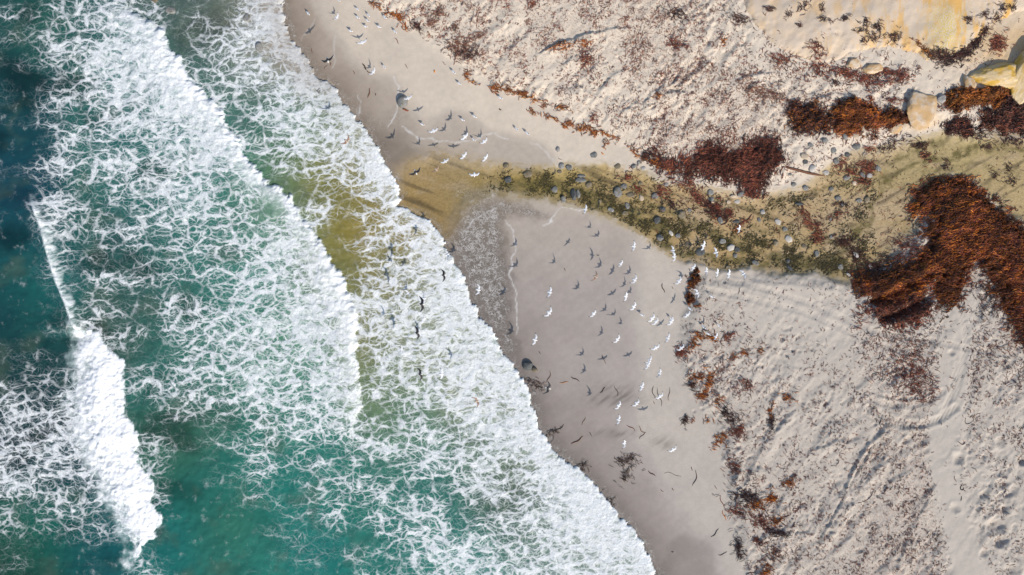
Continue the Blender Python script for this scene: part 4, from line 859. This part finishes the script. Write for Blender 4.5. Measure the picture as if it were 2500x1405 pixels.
for (pal, zone), items in buck.items():
    items.sort()
    for k, (a, b, ra, rb, an, n, pl) in enumerate(items):
        n = max(8, int(n*(.48 if pl in ('orange', 'rust') else .75)))
        rr = np.sqrt(rng.random(n)); ph = rng.uniform(0, 2*math.pi, n); gl = rng.standard_t(3, (n, 2))*.42
        qx, qy = rr*np.cos(ph)*.7+np.clip(gl[:, 0], -2.2, 2.2)*.85, rr*np.sin(ph)*.7+np.clip(gl[:, 1], -2.2, 2.2)*.85
        uu = a+(qx*ra*math.cos(an)-qy*rb*math.sin(an)); vv = b+(qx*ra*math.sin(an)+qy*rb*math.cos(an))
        x, y = from_px(uu, vv, .35)
        hd = np.where(rng.random(n) < .5, rng.normal(-an, .5, n), rng.uniform(0, 2*math.pi, n))
        wide = {"orange": (.035, .065), "rust": (.035, .065), "wet": (.025, .045)}.get(pl, (.03, .055))
        n_ = n; me = strand_mesh("strands", x, y, hd, rng.uniform(.18, .62, n)*(1.0 if pl != "dry" else .8), rng.uniform(*wide, n), rng.normal(0, 1.6, n), pick(pl, n), rng.uniform(0, .07, n), arch=.08)
        o = empty("kelp_clump", drop(a, b)); ch = link("strands", me, parent=o, loc=tuple(-c for c in o.location)); ch["kind"] = "stuff"
        cnt = len(items)
        lab = "only %s kelp clump on %s" % (CW[pl], zone) if cnt == 1 else "%s kelp clump, %s of that colour from the left on %s" % (CW[pl], ordinal(k+1), zone)
        tag(o, lab, "kelp", "clumps of washed-up kelp")

# single long pieces of kelp: (u0, v0, u1, v1, width m, bend, palette)
SINGLES = [(1912, 408, 2008, 430, .20, .02, "orange"), (1335, 935, 1345, 905, .05, .3, "wet"), (1394, 920, 1415, 932, .07, .1, "wet"), (1366, 935, 1388, 933, .05, 0, "orange"), (1465, 960, 1478, 946, .06, .2, "wet"), (1500, 942, 1510, 968, .05, -.2, "wet"), (1593, 942, 1600, 978, .05, .3, "wet"), (1604, 948, 1616, 992, .05, -.1, "wet"), (1596, 980, 1598, 988, .04, 0, "wet"), (1635, 946, 1632, 980, .04, .2, "wet"),
 (1530, 1038, 1552, 1052, .06, -.3, "red"), (1558, 1040, 1576, 1060, .05, .5, "wet"), (1576, 1056, 1560, 1072, .04, .2, "wet"), (1395, 1086, 1424, 1066, .08, 0, "wet"), (1352, 1054, 1378, 1038, .06, .2, "wet"), (1420, 1038, 1430, 1018, .04, .3, "wet"), (1438, 1055, 1446, 1066, .04, 0, "wet"), (1582, 1150, 1600, 1163, .08, 0, "wet"), (1692, 1188, 1702, 1148, .06, .2, "wet"), (1622, 1155, 1664, 1162, .03, -.4, "wet"),
 (1758, 1210, 1768, 1244, .06, .1, "red"), (1764, 1246, 1772, 1272, .06, .2, "rust"), (1736, 1312, 1756, 1292, .06, .2, "wet"), (1752, 1355, 1776, 1350, .05, .8, "wet"), (1638, 1345, 1646, 1350, .04, 2.4, "wet"), (1786, 1246, 1810, 1258, .06, .1, "rust"), (1640, 1192, 1645, 1198, .05, 0, "wet"), (1612, 1195, 1620, 1202, .04, 0, "wet"), (1688, 1140, 1690, 1150, .05, 0, "wet"), (1566, 1348, 1592, 1386, .03, .2, "wet"),
 (885, 155, 895, 172, .10, .2, "wet"), (895, 172, 905, 180, .06, .3, "wet"), (904, 216, 898, 240, .08, .1, "wet"), (917, 228, 917, 234, .05, 0, "wet"), (983, 267, 998, 271, .14, .1, "red"), (800, 158, 790, 170, .03, .3, "red"), (760, 118, 762, 130, .04, 0, "red"), (808, 152, 806, 162, .06, 0, "wet"), (862, 172, 866, 182, .04, 0, "wet"), (964, 92, 974, 108, .05, 0, "rust"), (988, 156, 996, 168, .04, .3, "wet"),
 (1616, 692, 1622, 716, .07, .2, "wet"), (1640, 700, 1644, 706, .04, .4, "wet"), (1470, 866, 1478, 890, .04, .3, "wet"), (1315, 858, 1320, 864, .04, 0, "wet"), (1378, 655, 1380, 662, .05, .6, "wet"), (1456, 620, 1464, 626, .04, 1.5, "wet"), (1600, 560, 1608, 575, .05, 0, "red"), (1642, 442, 1730, 480, .05, .2, "orange"), (1650, 442, 1680, 470, .05, -.2, "orange"), (1632, 434, 1650, 436, .10, .1, "dark"), (1654, 488, 1672, 502, .07, .1, "dark"), (1672, 500, 1700, 520, .06, -.1, "dark"), (1760, 552, 1782, 535, .08, .1, "red"), (1812, 545, 1838, 525, .09, .1, "red"),
 (1362, 385, 1372, 392, .04, .3, "dry"), (1062, 172, 1060, 178, .12, .4, "rust"), (1218, 265, 1224, 270, .08, .3, "dark"), (1468, 372, 1474, 378, .08, .2, "rust"), (1374, 308, 1386, 314, .16, .1, "rust"), (2080, 1240, 2140, 1200, .04, .3, "dark"), (2340, 1180, 2358, 1202, .07, 2.6, "dark"), (2348, 1212, 2346, 1224, .05, .2, "dark"), (2330, 1162, 2334, 1178, .05, .3, "dark"), (2336, 1080, 2360, 1084, .06, .9, "dark"), (2352, 1022, 2372, 1040, .05, 1.2, "dark"), (2148, 1025, 2152, 1050, .05, .2, "dark"), (1820, 1402, 1846, 1396, .06, 0, "wet"), (1760, 655, 1790, 650, .03, .2, "wet"), (2135, 880, 2160, 862, .04, .5, "red")]
def zone_s(a, b): return ("the upper wet sand" if a < 1300 and b < 300 else "the lower wet sand" if b > 500 and a < 1810 and b > 650 else "the stream and its banks" if b < 700 else "the lower right sand")
buck = {}
for s_ in SINGLES: buck.setdefault((s_[6], zone_s(s_[0], s_[1])), []).append(s_)
for (pal, zone), items in buck.items():
    items.sort()
    for k, (u0, v0, u1, v1_, w, bend, pl) in enumerate(items):
        x0, y0, _ = drop(u0, v0); x1, y1, _ = drop(u1, v1_)
        L = math.hypot(x1-x0, y1-y0)*1.05
        me = strand_mesh("kelp_strand", np.array([(x0+x1)/2]), np.array([(y0+y1)/2]), np.array([math.atan2(y1-y0, x1-x0)]), np.array([max(L, .22)]), np.array([w*1.15]), np.array([bend*2.2]), pick(pl, 1), K=9, wig=(.03 if u0 == 1912 else .35))
        o = link("kelp_strand", me)
        if u0 == 1912: tag(o, "long straight orange kelp stalk pointing from the dark red heap to the stream", "kelp"); continue
        lab = "only %s kelp strand on %s" % (CW[pl], zone) if len(items) == 1 else "single %s kelp strand on %s, %s from the left" % (CW[pl], zone, ordinal(k+1))
        tag(o, lab, "kelp", "single kelp strands")

# crumbs and short strands of wrack over the dry sand (uncountable)
NW = 42000
cu = rng.uniform(880, 2530, NW*6); cv = rng.uniform(-30, 1435, NW*6)
cx, cy = from_px(cu, cv, .4)
dn = grid_field(cu, cv, DEBRIS, 950)/10
okz = np.maximum(sstep(-6, 20, sdist_poly(cu, cv, DRYLINE_UP)), sstep(-6, 20, sdist_poly(cu, cv, DRYLINE_LOW)))
okz = np.maximum(okz, .45*sstep(0, 20, sdist_poly(cu, cv, STREAM))*(cu > 1450))
slabd = sstep(4, -10, sdist_poly(cu, cv, SLAB))
band = sstep(26, 48, seg_dist(cu, cv, SMOOTHBAND))
cl = sstep(-.30, .55, fbm(cx*.55, cy*.55, 3, 501))*1.1+.7*sstep(.0, .5, fbm(cx*1.6, cy*1.6, 2, 503))
pr = dn**1.25*okz*cl*(1-.32*sstep(640, 860, cv))*(.06+.94*slabd)*(.03+.97*band)
keep = rng.random(len(pr)) < pr*1.5
cx, cy, cu, cv = cx[keep][:NW], cy[keep][:NW], cu[keep][:NW], cv[keep][:NW]; n = len(cx)
warm = sstep(900, 300, cv)[:, None]
cc = np.where(rng.random((n, 1)) < .45, pick("red", n), pick("dry", n))
cc = np.where(rng.random((n, 1)) < .10, pick("dark", n), cc*1.15)
ln = rng.gamma(2.0, .075, n)+.07
me = strand_mesh("wrack", cx, cy, rng.uniform(0, 2*math.pi, n), ln, rng.uniform(.020, .042, n), rng.normal(0, 1.8, n), cc, rng.uniform(0, .012, n), K=4, arch=.06)
o = link("wrack", me); tag(o, "thin dry strands and crumbs of seaweed strewn over the dry sand", kind="stuff")
# green weed tufts on the stream bed (uncountable)
NG = 12000
gu = rng.uniform(1140, 2140, NG*8); gv = rng.uniform(395, 690, NG*8); gxx, gyy = from_px(gu, gv, .2)
gp = np.exp(-(seg_dist(gu, gv, [(1210, 450), (1300, 438), (1400, 455), (1490, 495), (1560, 530), (1640, 560), (1720, 575), (1800, 605), (1880, 610), (1960, 635), (2030, 650), (2090, 610)])/34)**2)+.6*np.exp(-(seg_dist(gu, gv, [(1870, 500), (1950, 490)])/16)**2)+.5*np.exp(-(seg_dist(gu, gv, [(2080, 560), (2110, 510), (2150, 430)])/16)**2)
gp = (gp+.16*(gu > 1500))*sstep(1140, 1340, gu)*sstep(-.35, .55, fbm(gxx*.9, gyy*.9, 4, 511))*1.0*(sdist_poly(gu, gv, STREAM) > 4)
kk = np.flatnonzero(rng.random(len(gp)) < gp)[:NG]; n = len(kk)
me = strand_mesh("stream_weed", gxx[kk], gyy[kk], rng.normal(.35, .7, n)+math.pi*(rng.random(n) < .5), rng.uniform(.08, .30, n), rng.uniform(.022, .050, n), rng.normal(0, 1.4, n), pick("green", n), rng.uniform(0, .02, n), K=4)
o = link("stream_weed", me); tag(o, "green and olive weed tufts clinging to the stream bed", kind="stuff")

# ------------------------------------------------------------------ gulls
M = NT("gull_plumage")
M.put(M.b.inputs["Base Color"], M.attr("col", True)); M.put(M.b.inputs["Roughness"], .7); gull_mat = M.m
M = NT("gull_bill"); M.put(M.b.inputs["Base Color"], (.30, .06, .03)); M.put(M.b.inputs["Roughness"], .5); bill_mat = M.m
M = NT("kelp_gull_bill"); M.put(M.b.inputs["Base Color"], (.62, .40, .05)); M.put(M.b.inputs["Roughness"], .5); bill2_mat = M.m
HALF = [(0, .19, -.20, .105), (.018, .178, -.203, .10), (.036, .125, -.195, .09), (.052, .095, -.155, .07), (.066, .088, -.075, .045), (.09, .088, -.058, .03), (.15, .102, -.052, .022),
        (.22, .112, -.045, .018), (.29, .092, -.046, .015), (.36, .055, -.050, .011), (.42, .010, -.056, .008), (.47, -.040, -.066, .005), (.485, -.060, -.070, .002)]
def flying_mesh(name, lift1, lift2, sweep, kind, asym=0.0):
    st = [(-y, f, b, t) for (y, f, b, t) in HALF[:0:-1]]+HALF
    m = 6; V = []; C = []
    for (y, f, b, t) in st:
        ay = abs(y); k = (1+asym*(1 if y > 0 else -1))
        wz = lift1*k*max(0, min(ay, .22)-.05)+lift2*k*max(0, ay-.22)
        bx = -sweep*max(0, ay-.22)
        sq = 1.0-0.10*abs(lift1)-(0.12*abs(lift2) if ay > .22 else 0)
        for part in range(2*m):
            s_ = part/(m) if part <= m else (2*m-part)/m           # 0 tail .. 1 head
            top = part <= m
            x = b+(f-b)*s_
            if ay < .06:
                shp = (math.sin(math.pi*min(1, max(0, s_))**.75)**.7 if 0 < s_ < 1 else 0)
                if s_ > .8 and ay < .03: shp = max(shp, .62)*(1 if s_ < .99 else .2)
            else:
                shp = math.sin(math.pi*s_**.6)**.6 if 0 < s_ < 1 else 0
            z = (t*.5*shp+.004)*(1 if top else -1)+wz+(.01 if s_ > .8 and ay < .03 else 0)
            V.append((x+bx, y*sq, z))
            white = np.array([.80, .80, .79])
            if kind == "black":
                c = np.array([.022, .019, .018]) if (ay > .045 or (.25 < s_ < .72)) else white
                if ay > .045 and s_ < .14: c = white
                if ay > .478: c = white*.8
                if not top: c = white if ay < .36 else np.array([.1, .1, .1])
            elif kind == "brown":
                c = np.array([.34, .22, .15]) if ay > .05 else np.array([.50, .40, .32])
                if ay > .38: c = np.array([.10, .065, .05])
            else:
                c = np.array([.66, .67, .69]) if (ay > .055 or (.28 < s_ < .68 and top)) else white
                if ay > .41: c = np.array([.025, .025, .028])
                if .44 < ay < .462 and s_ > .3: c = white
                if not top and ay <= .41: c = np.array([.62, .62, .63])
            C.append(c)
    n = 2*m; Fc = []
    for i in range(len(st)-1):
        for j in range(n):
            a, b_ = i*n+j, i*n+(j+1) % n
            Fc.append((a, b_, b_+n, a+n))
    me = new_mesh(name, V, Fc); attr_c(me, "col", np.array(C)); me.materials.append(gull_mat)
    return me
def standing_mesh(name, kind="white"):
    rings = [(-.215, .006, .235), (-.17, .018, .232), (-.12, .034, .228), (-.06, .054, .224), (.0, .063, .225), (.05, .058, .235), (.085, .044, .255), (.105, .034, .285), (.125, .037, .312), (.150, .036, .318), (.172, .024, .314), (.186, .008, .310)]
    m = 10; V = []; C = []
    for (x, r, z) in rings:
        for j in range(m):
            a = 2*math.pi*j/m
            V.append((x, math.cos(a)*r*(1.0 if x > .09 else 1.12), z+math.sin(a)*r*.95))
            up = math.sin(a) > -.2
            c = np.array([.80, .80, .79])
            if up and x < .05: c = np.array([.74, .74, .75]) if kind == "white" else np.array([.03, .028, .028])
            if x < -.18: c = np.array([.03, .03, .032])
            C.append(c)
    Fc = []
    for i in range(len(rings)-1):
        for j in range(m):
            Fc.append((i*m+j, i*m+(j+1) % m, (i+1)*m+(j+1) % m, (i+1)*m+j))
    me = new_mesh(name, V, Fc); attr_c(me, "col", np.array(C)); me.materials.append(gull_mat)
    return me
def cone_mesh(name, r, L, mat, flip=False):
    bm = bmesh.new(); bmesh.ops.create_cone(bm, cap_ends=True, segments=6, radius1=r, radius2=r*.25, depth=L)
    bmesh.ops.rotate(bm, cent=(0, 0, 0), matrix=Matrix.Rotation(math.pi/2, 3, 'Y'), verts=bm.verts)
    me = bpy.data.meshes.new(name); bm.to_mesh(me); bm.free(); me.materials.append(mat); return me
def leg_mesh():
    bm = bmesh.new(); bmesh.ops.create_cone(bm, cap_ends=True, segments=5, radius1=.006, radius2=.007, depth=.19)
    bmesh.ops.translate(bm, verts=bm.verts, vec=(0, 0, .095))
    for an in (-.5, 0, .5):
        g = bmesh.ops.create_cone(bm, cap_ends=True, segments=4, radius1=.006, radius2=.003, depth=.045)
        vs_ = g["verts"]
        bmesh.ops.rotate(bm, cent=(0, 0, 0), matrix=Matrix.Rotation(math.pi/2, 3, 'Y'), verts=vs_)
        bmesh.ops.translate(bm, verts=vs_, vec=(.022, 0, .005)); bmesh.ops.rotate(bm, cent=(0, 0, 0), matrix=Matrix.Rotation(an, 3, 'Z'), verts=vs_)
    me = bpy.data.meshes.new("leg"); bm.to_mesh(me); bm.free(); me.materials.append(bill_mat); return me
bill_me = cone_mesh("bill", .011, .05, bill_mat); bill2_me = cone_mesh("bill", .013, .055, bill2_mat); leg_me = leg_mesh()
POSES = [(.10, -.05, .35), (.38, .15, .30), (.55, .45, .45), (.20, -.35, .55), (-.15, -.30, .40), (.30, .05, .75)]
FLY = {k: [flying_mesh("body", *p, k) for p in POSES] for k in ("white", "black", "brown")}
STAND = standing_mesh("body")
def fly_gull(uu, vv, h, deg, pose, kind="white", scale=1.0, roll=0.0, pitch=0.0):
    gz = max(0.05, float(ground(*from_px(uu, vv, h))))
    z = gz+h; x, y = from_px(uu, vv, z)
    g = empty("gull", (x, y, z), 0); g.rotation_euler = (roll, pitch, math.radians(deg)); g.scale = (scale,)*3
    link("body", FLY[kind][pose], parent=g)
    link("bill", bill2_me if kind == "black" else bill_me, parent=g, loc=(.205, 0, .008))
    return g
def stand_gull(uu, vv, deg, scale=1.05):
    x, y, z = drop(uu, vv)
    g = empty("gull", (x, y, z), math.radians(deg)); g.scale = (scale,)*3
    link("body", STAND, parent=g); link("bill", bill_me, parent=g, loc=(.205, 0, .308))
    for s_ in (-1, 1): link("leg", leg_me, parent=g, loc=(-.005, s_*.028, -.002))
    return g
SG = [(755, 37), (874, 26), (875, 46), (901, 41), (899, 54), (894, 68), (927, 69), (858, 79), (966, 81), (941, 46), (939, 166), (829, 4), (1122, 207), (1222, 242), (1108, 179), (1130, 295), (1032, 306), (1159, 287), (1261, 318), (1287, 328), (1157, 343),
      (1735, 724), (1682, 754), (1566, 769), (1715, 798), (1727, 815), (1752, 795), (1637, 779)]
SG.sort()
up = [g for g in SG if g[1] < 450]; lo = [g for g in SG if g[1] >= 450]
for grp, where in ((up, "the upper beach"), (lo, "the lower sand")):
    for k, (a, b) in enumerate(grp):
        g = stand_gull(a, b, -38+random.uniform(-16, 16), random.uniform(1.1, 1.25))
        tag(g, "white gull standing on %s, %s standing bird from the left" % (where, ordinal(k+1)), "gull", "gulls standing on the beach")
# flying: (u, v, height, heading, pose, kind, scale)
FG = [(822, 43, .5, -30, 2, "white", .85), (884, 104, .55, -62, 1, "white", 1.1), (800, 147, 2.9, -75, 3, "black", 1.28), (911, 176, .5, -40, 2, "white", 1), (996, 240, .6, -60, 1, "white", 1), (1058, 320, 1.9, -70, 3, "white", 1.05), (1135, 334, 1.7, -48, 1, "white", 1.05), (1182, 346, .5, -50, 2, "white", 1),
      (1132, 381, 2.3, -40, 1, "white", 1), (1087, 394, 1.4, -55, 3, "white", 1), (1185, 386, 2.2, -35, 1, "white", .95), (1015, 421, 3.0, -62, 1, "black", 1.22), (1065, 415, 2.2, -40, 2, "brown", .95), (1158, 427, 2.4, -85, 3, "white", 1.1), (846, 345, 3.0, -35, 5, "brown", 1.15),
      (1429, 512, 2.8, -15, 1, "white", .95), (1547, 602, 2.9, -14, 1, "white", .98), (1515, 645, 2.7, -35, 2, "white", .85), (1454, 676, 2.5, -25, 3, "brown", .95), (1549, 684, 3.2, -32, 5, "white", 1.02), (1342, 714, 3.4, -17, 1, "white", 1.08), (1340, 764, 3.3, -37, 5, "white", 1.12), (1449, 766, 3.6, -39, 2, "white", .95),
      (1528, 724, 2.9, -10, 1, "white", .95), (1547, 749, 2.9, -30, 5, "white", .98), (1306, 830, 3.2, -20, 0, "white", 1.12), (1507, 829, 3.5, -35, 5, "white", .95), (1592, 778, 3.3, -35, 3, "white", 1), (1601, 786, 2.6, -40, 5, "white", .95), (1638, 786, 3.4, -34, 5, "white", .98), (1630, 826, 3.1, -25, 1, "white", .95), (1601, 849, 3.6, -58, 3, "white", 1),
      (1585, 880, 3.0, -40, 5, "white", .95), (1581, 892, 3.6, -30, 1, "white", .98), (1678, 769, 1.0, -45, 3, "white", .95), (1657, 687, 2.4, -38, 5, "white", 1), (1643, 612, 2.6, 8, 1, "white", .98), (1646, 627, 3.2, 2, 5, "white", .95), (1717, 600, 3.2, -14, 1, "white", 1.02), (1748, 617, 3.0, 12, 1, "white", 1.05),
      (1692, 654, 2.2, -35, 2, "white", .9), (1724, 663, 1.6, -10, 2, "white", .85), (1751, 666, 1.8, -5, 1, "white", .9), (1779, 669, 2.0, -8, 1, "white", .98), (1815, 669, 2.4, 30, 5, "white", .98), (1804, 559, 2.2, -8, 2, "white", .9), (1702, 716, 1.2, 20, 5, "white", 1), (1747, 823, 1.0, -30, 2, "white", .9), (1663, 850, 1.6, -50, 3, "white", .98),
      (1610, 912, 3.2, -20, 2, "white", .92), (1567, 944, 3.4, -22, 1, "white", .95), (1611, 968, 2.6, -55, 3, "white", .98), (1554, 985, 2.8, -45, 3, "white", 1), (1510, 991, 3.2, -35, 5, "white", .95), (1510, 1025, 3.0, -15, 1, "white", .98), (1524, 1083, 3.0, -5, 2, "white", .92), (1643, 1098, 2.4, -62, 3, "white", 1), (1338, 948, 3.6, -18, 5, "black", 1.25),
      (1083, 672, 3.5, 8, 4, "black", 1.15), (1030, 743, 4.0, 3, 4, "black", 1.38), (1035, 729, 2.6, -4, 0, "white", 1.15), (1019, 813, 4.0, 8, 4, "black", 1.30), (1168, 708, 2.8, -10, 5, "white", 1.1), (1033, 780, 2.2, -40, 2, "white", .95), (1026, 914, 3.6, 12, 4, "black", 1.2), (1078, 914, 3.0, -5, 0, "white", 1.05), (1164, 980, 3.0, 25, 5, "brown", 1.05), (1092, 622, 2.8, 20, 1, "white", .98), (996, 716, 2.4, 40, 1, "white", .9), (980, 853, 2.4, -20, 2, "white", .9)]
fzone = lambda a, b: ("upper wet beach" if b < 340 and a < 1260 else "stream mouth" if b < 450 else "surf foam" if a < 1200 else "wet sand under the stream" if a < 1620 and b < 800 else "lower wet sand" if b > 790 else "stream bank")
KW = {"white": "white gull", "black": "black-winged gull", "brown": "brown young gull"}
buck = {}
for f in FG: buck.setdefault((f[5], fzone(f[0], f[1])), []).append(f)
for (kind, zone), items in buck.items():
    items.sort()
    for k, (a, b, h, deg, pose, kd, sc_) in enumerate(items):
        g = fly_gull(a, b, h, deg, pose, kd, sc_, roll=random.uniform(-.3, .3), pitch=random.uniform(-.12, .12))
        lab = "only %s flying over the %s" % (KW[kd], zone) if len(items) == 1 else "%s flying over the %s, %s one from the left" % (KW[kd], zone, ordinal(k+1))
        tag(g, lab, "gull", "gulls in flight")
